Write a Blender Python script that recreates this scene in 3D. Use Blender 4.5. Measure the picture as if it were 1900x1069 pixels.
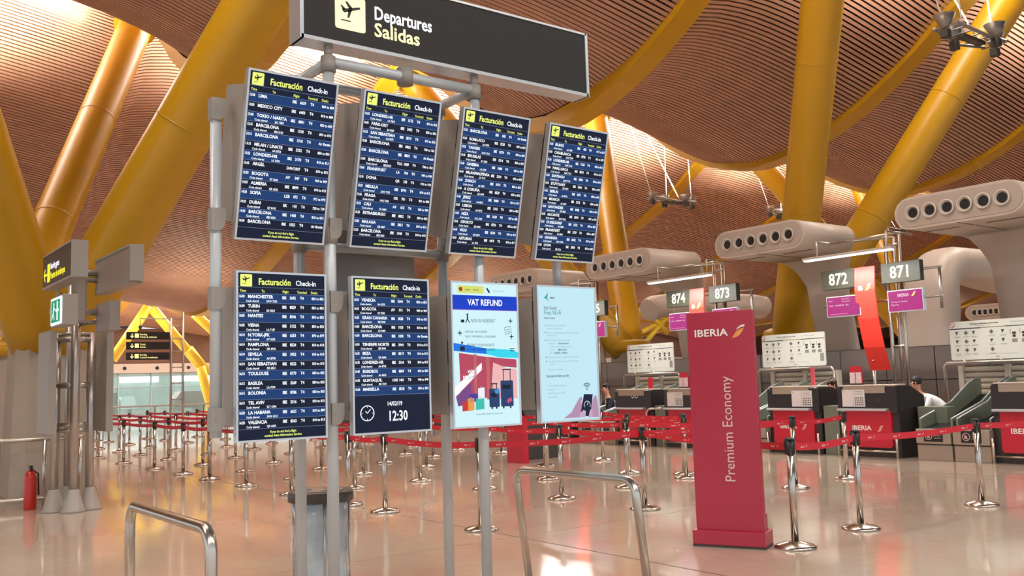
import bpy, bmesh, math, random
from mathutils import Vector, Matrix
random.seed(4)
C = bpy.context.scene.collection
for o in list(bpy.data.objects): bpy.data.objects.remove(o)
SC = bpy.context.scene
PI = math.pi
# ------------------------------------------------------------------ camera, world, exposure
YAW, PITCH, ROLL, FPX = 0.645, 0.1004, -0.0307, 1740.0
F0 = Vector((0, math.cos(PITCH), math.sin(PITCH))); U0 = Vector((0, -math.sin(PITCH), math.cos(PITCH))); R0 = Vector((1, 0, 0))
RZ = Matrix.Rotation(-YAW, 3, 'Z')
CR = RZ @ (R0*math.cos(ROLL) + U0*math.sin(ROLL)); CU = RZ @ (-R0*math.sin(ROLL) + U0*math.cos(ROLL)); CF = RZ @ F0
EYE = Vector((0, 0, 1.6))
cd = bpy.data.cameras.new('camera'); cam = bpy.data.objects.new('camera', cd); C.objects.link(cam)
cam.matrix_world = Matrix(((CR.x, CU.x, -CF.x, EYE.x), (CR.y, CU.y, -CF.y, EYE.y), (CR.z, CU.z, -CF.z, EYE.z), (0, 0, 0, 1)))
cd.sensor_width = 36; cd.lens = FPX/1900*36; cd.clip_end = 600
SC.camera = cam
def at(px, py, ax, val):                      # the point where the line of sight meets a plane of the hall grid
    d = CF + CR*((px-950)/FPX) - CU*((py-534.5)/FPX)
    return EYE + d*((val-EYE[ax])/d[ax])
SC.view_settings.view_transform = 'Standard'; SC.view_settings.look = 'None'; SC.view_settings.gamma = 1
SC.view_settings.use_curve_mapping = False; SC.view_settings.exposure = 0.0
w = bpy.data.worlds.new('world'); SC.world = w; w.use_nodes = True
wb = w.node_tree.nodes['Background']; wb.inputs[0].default_value = (.86, .93, 1, 1); wb.inputs[1].default_value = 1.2
SC.cycles.max_bounces = 6; SC.cycles.diffuse_bounces = 3; SC.cycles.glossy_bounces = 3
def lamp(kind, loc, energy, color=(1, .85, .68), rot=(0, 0, 0), **k):
    d = bpy.data.lights.new('lamp', kind); d.energy = energy; d.color = color
    for a, b in k.items(): setattr(d, a, b)
    o = bpy.data.objects.new('lamp', d); o.location = loc; o.rotation_euler = rot; C.objects.link(o); return o
UP = (PI, 0, 0)
# roof floodlights: the luminaires hung under the roof throw their light up into the crests
for X in (2.5, 12.2, 21.4, 30.4, 39.0, 48.8, 60, 74, 90):
    lamp('SPOT', (X, 28.3, 9.7), 9000, (1, .92, .78), UP, spot_size=2.6, spot_blend=1, shadow_soft_size=.4)
for X in (-6, 3, 12.2, 21.6, 30.5, 40, 50):
    lamp('SPOT', (X, 10.6, 9.5), 2600, (1, .9, .76), UP, spot_size=2.6, spot_blend=1, shadow_soft_size=.4)
for X in (10, 16, 24, 34, 46, 60, 80): lamp('SPOT', (X, 57, 4.2), 3200, (1, .97, .9), UP, spot_size=2.7, spot_blend=1, shadow_soft_size=.5)  # added spots without fixtures, whitening the slats near the far end
for X in (14, 30, 46, 64, 82): lamp('SPOT', (X, 43, 4.4), 450, (1, .88, .72), UP, spot_size=2.8, spot_blend=1, shadow_soft_size=.5)  # added low spots, no luminaires here, lifting the dark roof slope
for X in (22, 40, 60): lamp('AREA', (X, 90, 3.2), 1500, (.9, 1, 1), shape='RECTANGLE', size=16, size_y=8)  # area lamps added under the outside canopy to brighten the far glass view
# daylight through the crest skylights; the row behind the camera is added front light
for Y, Xs, e in ((-7, (-15.3, -6.1, 3, 12.2, 21.3), 1150), (10.65, (-6.1, 3, 12.2, 21.3, 30.5), 950), (28.5, (3, 12.2, 21.3, 30.5, 39.6, 48.8), 700), (62, (3, 12.2, 21.3, 30.5, 39.6, 58, 76), 5000)):
    for X in Xs: lamp('AREA', (X, Y, (13.4 if Y < 50 else 8.9)), e, (1, .95, .88), shape='RECTANGLE', size=8, size_y=2.0)
# ------------------------------------------------------------------ materials
def srgb(h):
    c = [int(h[i:i+2], 16)/255 for i in (0, 2, 4)]
    return tuple(x/12.92 if x <= .04045 else ((x+.055)/1.055)**2.4 for x in c) + (1,)
MATS = {}
def mat(n, hexc, rough=.5, metal=0, emit=0, noise=0, nscale=4, coat=0, bump=0, alpha=1):
    if n in MATS: return MATS[n]
    m = bpy.data.materials.new(n); m.use_nodes = True; t = m.node_tree; b = t.nodes['Principled BSDF']; c = srgb(hexc)
    b.inputs['Base Color'].default_value = c; b.inputs['Roughness'].default_value = rough; b.inputs['Metallic'].default_value = metal
    b.inputs['Coat Weight'].default_value = coat; b.inputs['Coat Roughness'].default_value = .05
    if emit: b.inputs['Emission Color'].default_value = c; b.inputs['Emission Strength'].default_value = emit
    if alpha < 1: b.inputs['Alpha'].default_value = alpha
    tc = t.nodes.new('ShaderNodeTexCoord'); nz = t.nodes.new('ShaderNodeTexNoise'); nz.inputs['Scale'].default_value = nscale; nz.inputs['Detail'].default_value = 4
    t.links.new(tc.outputs['Object'], nz.inputs['Vector'])
    if noise:
        mx = t.nodes.new('ShaderNodeMix'); mx.data_type = 'RGBA'
        mx.inputs[6].default_value = tuple(x*(1-noise) for x in c[:3])+(1,); mx.inputs[7].default_value = tuple(min(1, x*(1+noise)) for x in c[:3])+(1,)
        t.links.new(nz.outputs['Fac'], mx.inputs[0]); t.links.new(mx.outputs[2], b.inputs['Base Color'])
    if bump:
        bp = t.nodes.new('ShaderNodeBump'); bp.inputs['Strength'].default_value = bump; bp.inputs['Distance'].default_value = .01
        t.links.new(nz.outputs['Fac'], bp.inputs['Height']); t.links.new(bp.outputs['Normal'], b.inputs['Normal'])
    MATS[n] = m; return m
def glow(n, hexc, s=1.0):
    if n in MATS: return MATS[n]
    m = bpy.data.materials.new(n); m.use_nodes = True; t = m.node_tree; b = t.nodes['Principled BSDF']; c = srgb(hexc)
    b.inputs['Base Color'].default_value = (.01, .01, .01, 1); b.inputs['Roughness'].default_value = .5; b.inputs['Specular IOR Level'].default_value = .06
    b.inputs['Emission Color'].default_value = c; b.inputs['Emission Strength'].default_value = s
    MATS[n] = m; return m
bamboo = mat('bamboo', 'BE927A', .6, noise=.16, nscale=1.5); roofdark = mat('roof_back', '2A0A04', .9)
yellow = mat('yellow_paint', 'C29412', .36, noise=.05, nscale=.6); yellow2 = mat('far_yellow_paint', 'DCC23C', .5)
concrete = mat('concrete', 'A59A8C', .8, noise=.12, nscale=2, bump=.2)
steel = mat('brushed_steel', 'C4BDB4', .28, 1, noise=.06, nscale=8); chrome = mat('chrome', 'BDB6AE', .2, 1); greypaint = mat('grey_paint', 'A9A7A5', .4, .2)
housing = mat('housing_grey', '9A938C', .45); darkgrey = mat('dark_grey', '3A3634', .5); black = mat('black_plastic', '17161A', .4)
frame_al = mat('anodised_frame', 'C9CDD2', .3, .6); signface = mat('sign_face', '1E1917', .6)
white = mat('white_plate', 'EAEEE4', .4); red = mat('red_panel', 'BE1F33', .35); redbelt = mat('red_belt', 'C81E30', .6)
totemred = mat('totem_red', 'AA2C42', .32); beige = mat('beige_shell', 'C3B5A8', .42); beige_in = mat('beige_face', 'AFA296', .5)
deskblack = mat('desk_black', '2A2527', .35); deskgreen = mat('desk_green_grey', '6E7466', .5); deskbeige = mat('desk_beige', '9A8C7E', .5)
walldk = mat('wall_panel_grey', '6C645F', .45); rib = mat('shutter_slat', 'D8CEBE', .45); skin = mat('skin', 'C68F75', .6); hair = mat('dark_hair', '241A18', .7)
navy = mat('navy_jacket', '171C2E', .8); shirt = mat('white_shirt', 'E4E2E0', .8); plum = mat('dark_jacket', '2A1C22', .8)
# ------------------------------------------------------------------ mesh builder
class MB:
    def __init__(s): s.v = []; s.f = []; s.sm = False
    def add(s, vs, fs):
        n = len(s.v); s.v += [tuple(p) for p in vs]; s.f += [tuple(i+n for i in f) for f in fs]; return s
    def box(s, x0, x1, y0, y1, z0, z1, M=None):
        vs = [Vector((x, y, z)) for z in (z0, z1) for y in (y0, y1) for x in (x0, x1)]
        if M: vs = [M @ p for p in vs]
        return s.add(vs, [(0, 2, 3, 1), (4, 5, 7, 6), (0, 1, 5, 4), (2, 6, 7, 3), (0, 4, 6, 2), (1, 3, 7, 5)])
    def quad(s, a, b, c, d): return s.add([a, b, c, d], [(0, 1, 2, 3)])
    def prism(s, pts, ax, a0, a1):              # polygon extruded along an axis; pts are in the two other axes in order
        n = len(pts)
        def mk(p, a):
            l = list(p); l.insert(ax, a); return l
        vs = [mk(p, a0) for p in pts] + [mk(p, a1) for p in pts]
        return s.add(vs, [tuple(range(n))[::-1], tuple(range(n, 2*n))] + [(i, (i+1) % n, n+(i+1) % n, n+i) for i in range(n)])
    def tube(s, pts, r, n=12, cap=True, r2=None):
        pts = [Vector(p) for p in pts]; m = len(pts); rings = []; up = None
        for i, p in enumerate(pts):
            d = (pts[min(i+1, m-1)] - pts[max(i-1, 0)]).normalized()
            if up is None: up = Vector((0, 0, 1)) if abs(d.z) < .9 else Vector((1, 0, 0))
            a = d.cross(up).normalized(); b = a.cross(d).normalized(); up = b
            rr = r if r2 is None else r + (r2-r)*i/(m-1)
            rings.append([p + a*rr*math.cos(2*PI*k/n) + b*rr*math.sin(2*PI*k/n) for k in range(n)])
        vs = [q for R in rings for q in R]; fs = []
        for i in range(m-1):
            for k in range(n): fs.append((i*n+k, i*n+(k+1) % n, (i+1)*n+(k+1) % n, (i+1)*n+k))
        if cap: fs += [tuple(range(n)), tuple(range((m-1)*n, m*n))[::-1]]
        s.sm = True; return s.add(vs, fs)
    def lathe(s, x, y, prof, n=20):             # prof: (radius, z)
        vs = []; fs = []; m = len(prof)
        for r, z in prof: vs += [(x+r*math.cos(2*PI*k/n), y+r*math.sin(2*PI*k/n), z) for k in range(n)]
        for i in range(m-1):
            for k in range(n): fs.append((i*n+k, i*n+(k+1) % n, (i+1)*n+(k+1) % n, (i+1)*n+k))
        fs += [tuple(range(n))[::-1], tuple(range((m-1)*n, m*n))]; s.sm = True; return s.add(vs, fs)
    def sphere(s, c, r, n=12, sc=(1, 1, 1)):
        vs = []; fs = []; c = Vector(c); k2 = n//2+1
        for i in range(k2):
            t = PI*i/(k2-1)
            for k in range(n): vs.append(c + Vector((r*sc[0]*math.sin(t)*math.cos(2*PI*k/n), r*sc[1]*math.sin(t)*math.sin(2*PI*k/n), r*sc[2]*math.cos(t))))
        for i in range(k2-1):
            for k in range(n): fs.append((i*n+k, (i+1)*n+k, (i+1)*n+(k+1) % n, i*n+(k+1) % n))
        s.sm = True; return s.add(vs, fs)
    def build(s, name, m, parent=None, bevel=0, weld=True):
        off = Vector((0, 0, 0))
        if parent is not None:
            r = parent
            while r.parent: r = r.parent
            off = r.location.copy()
            if r.type == 'MESH' : off = r.location.copy()
        else:
            lo = [min(p[i] for p in s.v) for i in range(3)]; hi = [max(p[i] for p in s.v) for i in range(3)]
            off = Vector(((lo[0]+hi[0])/2, (lo[1]+hi[1])/2, lo[2]))
        me = bpy.data.meshes.new(name); me.from_pydata([(p[0]-off.x, p[1]-off.y, p[2]-off.z) for p in s.v], [], s.f)
        if weld:
            bm = bmesh.new(); bm.from_mesh(me); bmesh.ops.recalc_face_normals(bm, faces=bm.faces)
            bm.to_mesh(me); bm.free()
        me.materials.append(m)
        if s.sm:
            me.polygons.foreach_set('use_smooth', [len(p.vertices) == 4 for p in me.polygons])
        o = bpy.data.objects.new(name, me); C.objects.link(o)
        if parent is None: o.location = off
        else: o.parent = parent
        if bevel:
            b = o.modifiers.new('bevel', 'BEVEL'); b.width = bevel; b.segments = 2; b.limit_method = 'ANGLE'
        return o
def tag(o, label=None, cat=None, group=None, kind=None):
    if label: o['label'] = label
    if cat: o['category'] = cat
    if group: o['group'] = group
    if kind: o['kind'] = kind
    return o
def thing(name, label, cat, loc, group=None):
    o = bpy.data.objects.new(name, None); o.location = loc; o.empty_display_size = .1; C.objects.link(o); return tag(o, label, cat, group)
def dup(r, dx, label, group=None):
    n = r.copy(); C.objects.link(n); n.location = r.location + Vector(dx); tag(n, label, None, group)
    for c in r.children:
        d = c.copy(); C.objects.link(d); d.parent = n
        for g in c.children:
            e = g.copy(); C.objects.link(e); e.parent = d
    return n
def rrect(x0, x1, y0, y1, r, n=6):
    p = []
    for cx, cy, a in ((x1-r, y1-r, 0), (x0+r, y1-r, 90), (x0+r, y0+r, 180), (x1-r, y0+r, 270)):
        for k in range(n+1):
            t = math.radians(a+90*k/n); p.append((cx+r*math.cos(t), cy+r*math.sin(t)))
    return p
# ------------------------------------------------------------------ lettering (built-in font turned into flat meshes)
GL = {}
_me = lambda o: bpy.data.meshes.new_from_object(o.evaluated_get(bpy.context.evaluated_depsgraph_get()))
def glyphs(chars, bold):
    td = bpy.data.curves.new('t', 'FONT'); td.resolution_u = 2; td.offset = bold

    o = bpy.data.objects.new('t', td); C.objects.link(o)
    def meas(s):
        td.body = s; bpy.context.view_layer.update(); m = _me(o)
        vs = [(v.co[0], v.co[1]) for v in m.vertices]; fs = [tuple(p.vertices) for p in m.polygons]; bpy.data.meshes.remove(m); return vs, fs
    def wid(s): vs, _ = meas(s); return max(v[0] for v in vs)-min(v[0] for v in vs)
    w0 = wid('HH')
    for ch in chars:
        vs, fs = meas(ch); adv = wid('H'+ch+'H')-w0
        GL[(ch, bold)] = (vs, fs, adv)
    bpy.data.objects.remove(o)
CHARS = sorted(set('íABCDEFGHIJKLMNOPQRSTUVWXYZabcdefghijklmnopqrstuvwxyz0123456789/:-.,?!+=óñÑ°'))
BD = 0.027
glyphs(CHARS, 0.0); glyphs(CHARS, 0.018); glyphs(CHARS, BD)
CAP = max(v[1] for v in GL[('H', 0.0)][0])
def tw(s, h, bold=0.0, sx=1.0):
    return sum(GL[(c, bold)][2] if c != ' ' else .3 for c in s)*h/CAP*sx
def text(mb, s, o, xd, ud, h, bold=0.0, sx=1.0, align='l', skew=0):
    o = Vector(o); xd = Vector(xd); ud = Vector(ud); k = h/CAP; x = 0
    if align == 'c': x = -tw(s, h, bold, sx)/2
    if align == 'r': x = -tw(s, h, bold, sx)
    for c in s:
        if c == ' ': x += .3*k*sx; continue
        vs, fs, adv = GL[(c, bold)]
        mb.add([o + xd*(x+(v[0]+v[1]*skew)*k*sx) + ud*(v[1]*k) for v in vs], fs); x += adv*k*sx
    return mb
class Plane:                                   # 2-D drawing on a flat face: (a, b) in metres from its top left corner, b down
    def __init__(s, o, xd, ud): s.o = Vector(o); s.x = Vector(xd).normalized(); s.u = Vector(ud).normalized(); s.n = s.x.cross(s.u)
    def p(s, a, b, d=0): return s.o + s.x*a - s.u*b + s.n*d
    def rect(s, mb, a0, b0, a1, b1, d=.002): return mb.quad(s.p(a0, b0, d), s.p(a0, b1, d), s.p(a1, b1, d), s.p(a1, b0, d))
    def poly(s, mb, pts, d=.002):
        return mb.add([s.p(a, b, d) for a, b in pts], [tuple(range(len(pts)))])
    def disc(s, mb, a, b, r, d=.002, n=20): return s.poly(mb, [(a+r*math.cos(2*PI*k/n), b+r*math.sin(2*PI*k/n)) for k in range(n)], d)
    def ring(s, mb, a, b, r, t, d=.002, n=28, a0=0, a1=360):
        for k in range(n):
            q = [math.radians(a0+(a1-a0)*(k+j)/n) for j in (0, 1)]
            s.poly(mb, [(a+(r-t)*math.cos(q[0]), b+(r-t)*math.sin(q[0])), (a+(r-t)*math.cos(q[1]), b+(r-t)*math.sin(q[1])), (a+r*math.cos(q[1]), b+r*math.sin(q[1])), (a+r*math.cos(q[0]), b+r*math.sin(q[0]))], d)
    def line(s, mb, a0, b0, a1, b1, t, d=.002):
        dx, dy = a1-a0, b1-b0; l = math.hypot(dx, dy) or 1; nx, ny = -dy/l*t/2, dx/l*t/2
        s.poly(mb, [(a0+nx, b0+ny), (a1+nx, b1+ny), (a1-nx, b1-ny), (a0-nx, b0-ny)], d)
    def text(s, mb, t, a, b, h, bold=0.0, sx=1.0, align='l', d=.003): text(mb, t, s.p(a, b, d), s.x, s.u, h, bold, sx, align)
def plane_icon(P, mb, a, b, s, d=.004):        # aircraft taking off, drawn in a square of side s
    q = lambda pts: P.poly(mb, [(a+x*s, b+y*s) for x, y in pts], d)
    q([(.16, .46), (.86, .26), (.9, .33), (.26, .58)]); q([(.12, .34), (.18, .31), (.32, .42), (.24, .5)])
    q([(.3, .17), (.38, .15), (.6, .36), (.46, .42)]); q([(.42, .46), (.58, .4), (.46, .72), (.38, .74)]); q([(.14, .82), (.52, .82), (.52, .87), (.14, .87)])
def leaf(P, w_, o_, a, b, s, d=.004):           # the two-tone tail emblem, width s
    P.poly(w_, [(a+x*s, b+y*s) for x, y in [(.34, .38), (.48, .2), (.7, .06), (1, 0), (.93, .16), (.68, .2), (.45, .32)]], d)
    P.poly(o_, [(a+x*s, b+y*s) for x, y in [(0, .98), (.16, .72), (.34, .5), (.6, .34), (.92, .24), (.8, .5), (.62, .74), (.4, .9)]], d)
# ------------------------------------------------------------------ floor
fl = mat('polished_floor', 'AA9C8F', .11, noise=.1, nscale=.5, coat=.25)
fo = tag(MB().box(-30, 140, -30, 110, -.1, 0).build('floor', fl), kind='structure')
nt = fl.node_tree; bs = nt.nodes['Principled BSDF']; bs.inputs['IOR'].default_value = 1.55
nz = nt.nodes.new('ShaderNodeTexNoise'); nz.inputs['Scale'].default_value = .55; nz.inputs['Detail'].default_value = 3; n2 = nt.nodes.new('ShaderNodeTexNoise'); n2.inputs['Scale'].default_value = 9; n2.inputs['Detail'].default_value = 5
tc = nt.nodes.new('ShaderNodeTexCoord'); cr = nt.nodes.new('ShaderNodeValToRGB'); mx = nt.nodes.new('ShaderNodeMix'); mx.data_type = 'RGBA'; mx.blend_type = 'MULTIPLY'; mx.inputs[0].default_value = .2
cr.color_ramp.elements[0].position = .38; cr.color_ramp.elements[0].color = srgb('C4AA98'); cr.color_ramp.elements[1].position = .62; cr.color_ramp.elements[1].color = srgb('C8BAA8')
for q in (nz, n2): nt.links.new(tc.outputs['Object'], q.inputs['Vector'])
nt.links.new(nz.outputs['Fac'], cr.inputs[0]); nt.links.new(cr.outputs[0], mx.inputs[6]); nt.links.new(n2.outputs['Fac'], mx.inputs[7]); nt.links.new(mx.outputs[2], bs.inputs['Base Color'])
for X in (5.97, 14.1): MB().box(X-.008, X+.008, -10, 60, 0, .0012).build('expansion_joint', mat('joint', '5C4238', .6), fo)
for Y in (8.0, 20.2, -4.2): MB().box(-20, 60, Y-.004, Y+.004, 0, .001).build('floor_joint', mat('joint2', '8A7460', .6), fo)
# ------------------------------------------------------------------ roof
ZP = [(-16, 8.8), (-11, 11.0), (-7, 13), (-2.5, 11), (2, 8.8), (6.5, 11), (10.5, 12.9), (12.66, 12.0), (14.6, 10.6), (16.9, 9.4), (18.6, 8.9), (19.9, 8.75), (21.5, 9.0), (23.5, 9.95),
      (26, 11.9), (28.3, 13.0), (30.2, 12.4), (33, 10.7), (36.7, 9.15), (38.84, 8.2), (41.3, 7.3), (45, 6.3), (50, 5.8), (54, 6.3), (58, 7.6), (62, 8.2), (66, 7.6), (70, 6.5), (75, 6.0), (84, 7.5), (100, 8)]
def Z(y):
    for i in range(len(ZP)-1):
        if ZP[i][0] <= y <= ZP[i+1][0]:
            y0, z0 = ZP[i]; y1, z1 = ZP[i+1]; t = (y-y0)/(y1-y0)
            def m(k):
                if k <= 0 or k >= len(ZP)-1: return 0
                a = (ZP[k][1]-ZP[k-1][1])/(ZP[k][0]-ZP[k-1][0]); b = (ZP[k+1][1]-ZP[k][1])/(ZP[k+1][0]-ZP[k][0])
                return 0 if a*b <= 0 else 2*a*b/(a+b)
            h = y1-y0; m0, m1 = m(i)*h, m(i+1)*h
            return (2*t**3-3*t*t+1)*z0+(t**3-2*t*t+t)*m0+(-2*t**3+3*t*t)*z1+(t**3-t*t)*m1
    return ZP[-1][1]
BAY, BX0 = 9.15, 16.75
def hump(x, y=0.0):
    q = (x-BX0)/BAY; k = math.floor(q+1e-9); s = min(max(q-k, 0.0), 1.0); base = .8*max(0, math.sin(PI*s**.6))
    sm = lambda e0, e1: (lambda t: t*t*(3-2*t))(min(1, max(0, (y-e0)/(e1-e0))))
    w_ = sm(15, 19.5)*(1-sm(23, 28))
    if w_ <= 0: return base
    full = (1.45*max(0, math.sin(PI*s**.85))**.6) if k < 0 else 1.15*max(0, math.sin(PI*s**.58))
    return base*(1-w_)+full*w_
def roof_sheet(mb, X0, X1, Y0, Y1, dz, dx=.61, dy=1.0):
    nx = round((X1-X0)/dx); ny = round((Y1-Y0)/dy)
    vs = [(X0+(X1-X0)*i/nx, Y0+(Y1-Y0)*j/ny, Z(Y0+(Y1-Y0)*j/ny)+hump(X0+(X1-X0)*i/nx, Y0+(Y1-Y0)*j/ny)+dz) for j in range(ny+1) for i in range(nx+1)]
    fs = []
    for j in range(ny):
        for i in range(nx):
            yc = Y0+(Y1-Y0)*(j+.5)/ny; s = ((X0+(X1-X0)*(i+.5)/nx-BX0)/BAY) % 1.0
            if .1 < s < .9 and (27.4 < yc < 29.6 or 9.7 < yc < 11.6 or 61 < yc < 63): continue      # skylight openings along the crests
            fs.append((j*(nx+1)+i, j*(nx+1)+i+1, (j+1)*(nx+1)+i+1, (j+1)*(nx+1)+i))
    mb.add(vs, fs)
NB0, NB1 = -5, 12
rs = MB(); roof_sheet(rs, BX0+NB0*BAY, BX0+NB1*BAY, -16, 100, .2); rs.sm = True
ceiling = tag(rs.build('ceiling', roofdark, weld=False), kind='structure')
# yellow S-curved roof beams, one every bay
BYS = [-14+1.0*i for i in range(90)]
for k in range(NB0, NB1+1):
    X = BX0+k*BAY; bm_ = MB(); hw = .36
    pts = [(y, Z(y)) for y in BYS]
    vs = []; fs = []
    for i, (y, z) in enumerate(pts): vs += [(X-hw, y, z-.13), (X+hw, y, z-.13), (X+hw, y, z+.3), (X-hw, y, z+.3)]
    for i in range(len(pts)-1):
        for q in range(4): fs.append((i*4+q, i*4+(q+1) % 4, i*4+4+(q+1) % 4, i*4+4+q))
    bm_.add(vs, fs); o = bm_.build('beam', yellow, ceiling)
# bamboo slats: evenly spaced along the curve of the roof, one board per bay
ys = []; y = 8.0; PIT = .138
while y < 76:
    ys.append(y); y += PIT/math.hypot(1, (Z(y+.05)-Z(y-.05))/.1)
def slat(mb, k, y, n):
    th = math.atan2(Z(y+.05)-Z(y-.05), .1); c, s = math.cos(th), math.sin(th); hw = .043; t = .05
    x0 = BX0+k*BAY+.33; L = BAY-.66; vs = []; fs = []; z = Z(y)
    for i in range(n+1):
        x = x0+L*i/n; h = z+hump(x, y)
        for a, b in ((-hw, t), (-hw, 0), (hw, 0), (hw, t)): vs.append((x, y+a*c-b*s, h+a*s+b*c))
    for i in range(n):
        for q in range(3): fs.append((i*4+q, i*4+q+1, i*4+q+5, i*4+q+4))
    fs += [(0, 3, 2, 1)] if False else []
    mb.add(vs, fs)
single = {}
for k, (a, b) in {0: (12.2, 20.5), 1: (12.2, 20.2), -1: (15, 20.5), 2: (15.5, 18)}.items():
    for y in ys:
        if a < y < b: single[(k, round(y, 4))] = 1
rest = MB()
for k in range(NB0, NB1):
    for y in ys:
        if (k, round(y, 4)) in single and len([1]) :
            m1 = MB(); slat(m1, k, y, 12); m1.build('slat', bamboo, ceiling, weld=False)
        else: slat(rest, k, y, 12 if k < 4 else 7)
tag(rest.build('slat_field', bamboo, ceiling, weld=False), kind='stuff')
print('single slats', len(single))
# ------------------------------------------------------------------ pylons: concrete piers with inclined yellow arms reaching the roof beams
def pylon(x, y, side, label, my=yellow, n=2):
    t = thing('pylon', label, 'column', (x, y, 0), 'yellow pylons')
    p = MB(); sec = lambda hx, hy, z: [(x-hx, y-hy*.7, z), (x-hx*.7, y-hy, z), (x+hx*.7, y-hy, z), (x+hx, y-hy*.7, z), (x+hx, y+hy*.7, z), (x+hx*.7, y+hy, z), (x-hx*.7, y+hy, z), (x-hx, y+hy*.7, z)]
    vs = sec(.62, .62, 0)+sec(.62, .62, .12)+sec(.6, .6, .12)+sec(.52, .5, 2.55); fs = [tuple(range(8))[::-1], tuple(range(24, 32))]
    for i in range(3): fs += [(i*8+q, i*8+(q+1) % 8, i*8+8+(q+1) % 8, i*8+8+q) for q in range(8)]
    p.add(vs, fs).build('pier', concrete, t)
    c = MB(); c.lathe(x, y, [(.60, 2.45), (.66, 2.5), (.7, 2.62), (.64, 2.8), (.5, 2.85)], 24).build('collar', my, t)
    for s in (-1, 1):
        bx = BX0+BAY*(round((x-BX0)/BAY-.5)+(0 if s < 0 else 1)); ye = y-5.5 if side < 0 else y+6.1
        ze = Z(ye)-.15; a = Vector((x+s*.12, y+side*.1, 2.45)); e = Vector((bx, ye, ze)); m = MB()
        m.tube([a+(e-a)*q for q in (0, .04, .3, .31, .6, .9, .97)], .47, 24)
        m.v = [tuple((Vector(v)-a)*1+a) for v in m.v]; o = m.build('arm', my, t)
        d = (e-a).normalized(); g = MB()
        for q in (.32, .62): c0 = a+(e-a)*q; g.tube([c0-d*.012, c0+d*.012], .478, 24); g.build('weld_ring', my, o); g = MB()
        cp = MB(); cp.tube([a+(e-a)*.955, a+(e-a)*.975], .6, 20); cp.tube([a+(e-a)*.975, e-d*.02], .3, 14)
        cp.box(bx-.45, bx+.45, ye-.5, ye+.5, ze-.06, ze+.04); cp.build('arm_head', my, o)
    return t
pylon(3.05, 16.3, -1, 'nearest yellow pylon at the left, two thick arms spreading over the sign post')
pylon(3.05, 22.2, 1, 'yellow pylon at the left edge with two arms leaning back to the bright crest')
pylon(21.45, 16.0, -1, 'yellow pylon behind check-in desk 872, two thick arms rising to the top right')
pylon(21.45, 22.2, 1, 'yellow pylon left of desk 874 whose arm rises beside the last departures monitor')
pylon(39.75, 22.3, 1, 'far yellow pylon whose thin arms show between the thick arms behind desk 872')
pylon(58.05, 22.3, 1, 'farthest yellow pylon at the right, one arm tip showing above the air nozzles')
# ------------------------------------------------------------------ display stand: grey tube frame
SY, SX0, PW, PH, PP = 5.567, 2.079, .60, 1.05, .7815
pole_m = mat('stand_tube', 'C4C8CB', .35, .15)
FX, BX, FY, BY = 2.775, 3.985, 5.70, 6.20
t = thing('display_stand', 'grey steel tube frame carrying the eight departures monitors', 'stand', (3.38, 5.95, 0))
def flange(x, y, z, h=.11, r=.052):
    m = MB(); m.tube([(x, y, z-h/2), (x, y, z+h/2)], r, 16); return m
for x, y in ((FX, FY), (BX, FY), (FX, BY), (BX, BY)):
    o = MB().tube([(x, y, 0), (x, y, 3.86)], .039, 18).build('pole', pole_m, t)
    MB().lathe(x, y, [(.09, 0), (.09, .012), (.05, .02)], 18).build('base_flange', pole_m, o)
    for z in (2.62, 3.8): flange(x, y, z).build('joint', housing, o)
for x, z0, z1 in ((2.0, 1.32, 3.42), (4.74, 2.3, 3.4)):
    o = MB().tube([(x, FY, z0), (x, FY, z1)], .036, 16).build('short_pole', pole_m, t)
zc = (1.43, 2.17, 2.66, 3.36)
def bracket(x, z):
    m = MB(); m.prism([(x-.045, z-.07), (x+.01, z-.07), (x+.035, z-.045), (x+.045, z), (x+.045, z+.07), (x-.045, z+.07)], 1, FY-.052, FY+.02); m.box(x-.02, x-.012, FY-.056, FY-.05, z-.01, z+.01)
    return m
for z in zc: bracket(2.0, z).build('bracket', housing, t)
for z in zc[:3]: bracket(FX+.02, z).build('bracket', housing, t)
for y in (FY, BY):
    MB().tube([(FX, y, 3.82), (BX, y, 3.82)], .038, 16).build('rail', pole_m, t)
for x in (FX, BX):
    MB().tube([(x, FY, 3.82), (x, BY, 3.82)], .038, 16).build('rail', pole_m, t)
MB().tube([(FX, BY, 2.62), (BX, BY, 2.62)], .036, 16).build('rail', pole_m, t)
flange(3.38, FY, 3.82, .12, .06).build('joint', housing, t)
# rear cabinet between the back poles
rc = MB().box(3.06, 3.78, 6.28, 6.42, 1.45, 3.3).build('monitor_cabinet', housing, None, .01); tag(rc, 'plain grey back cabinet seen through the gap between the monitor rows', 'cabinet')
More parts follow.
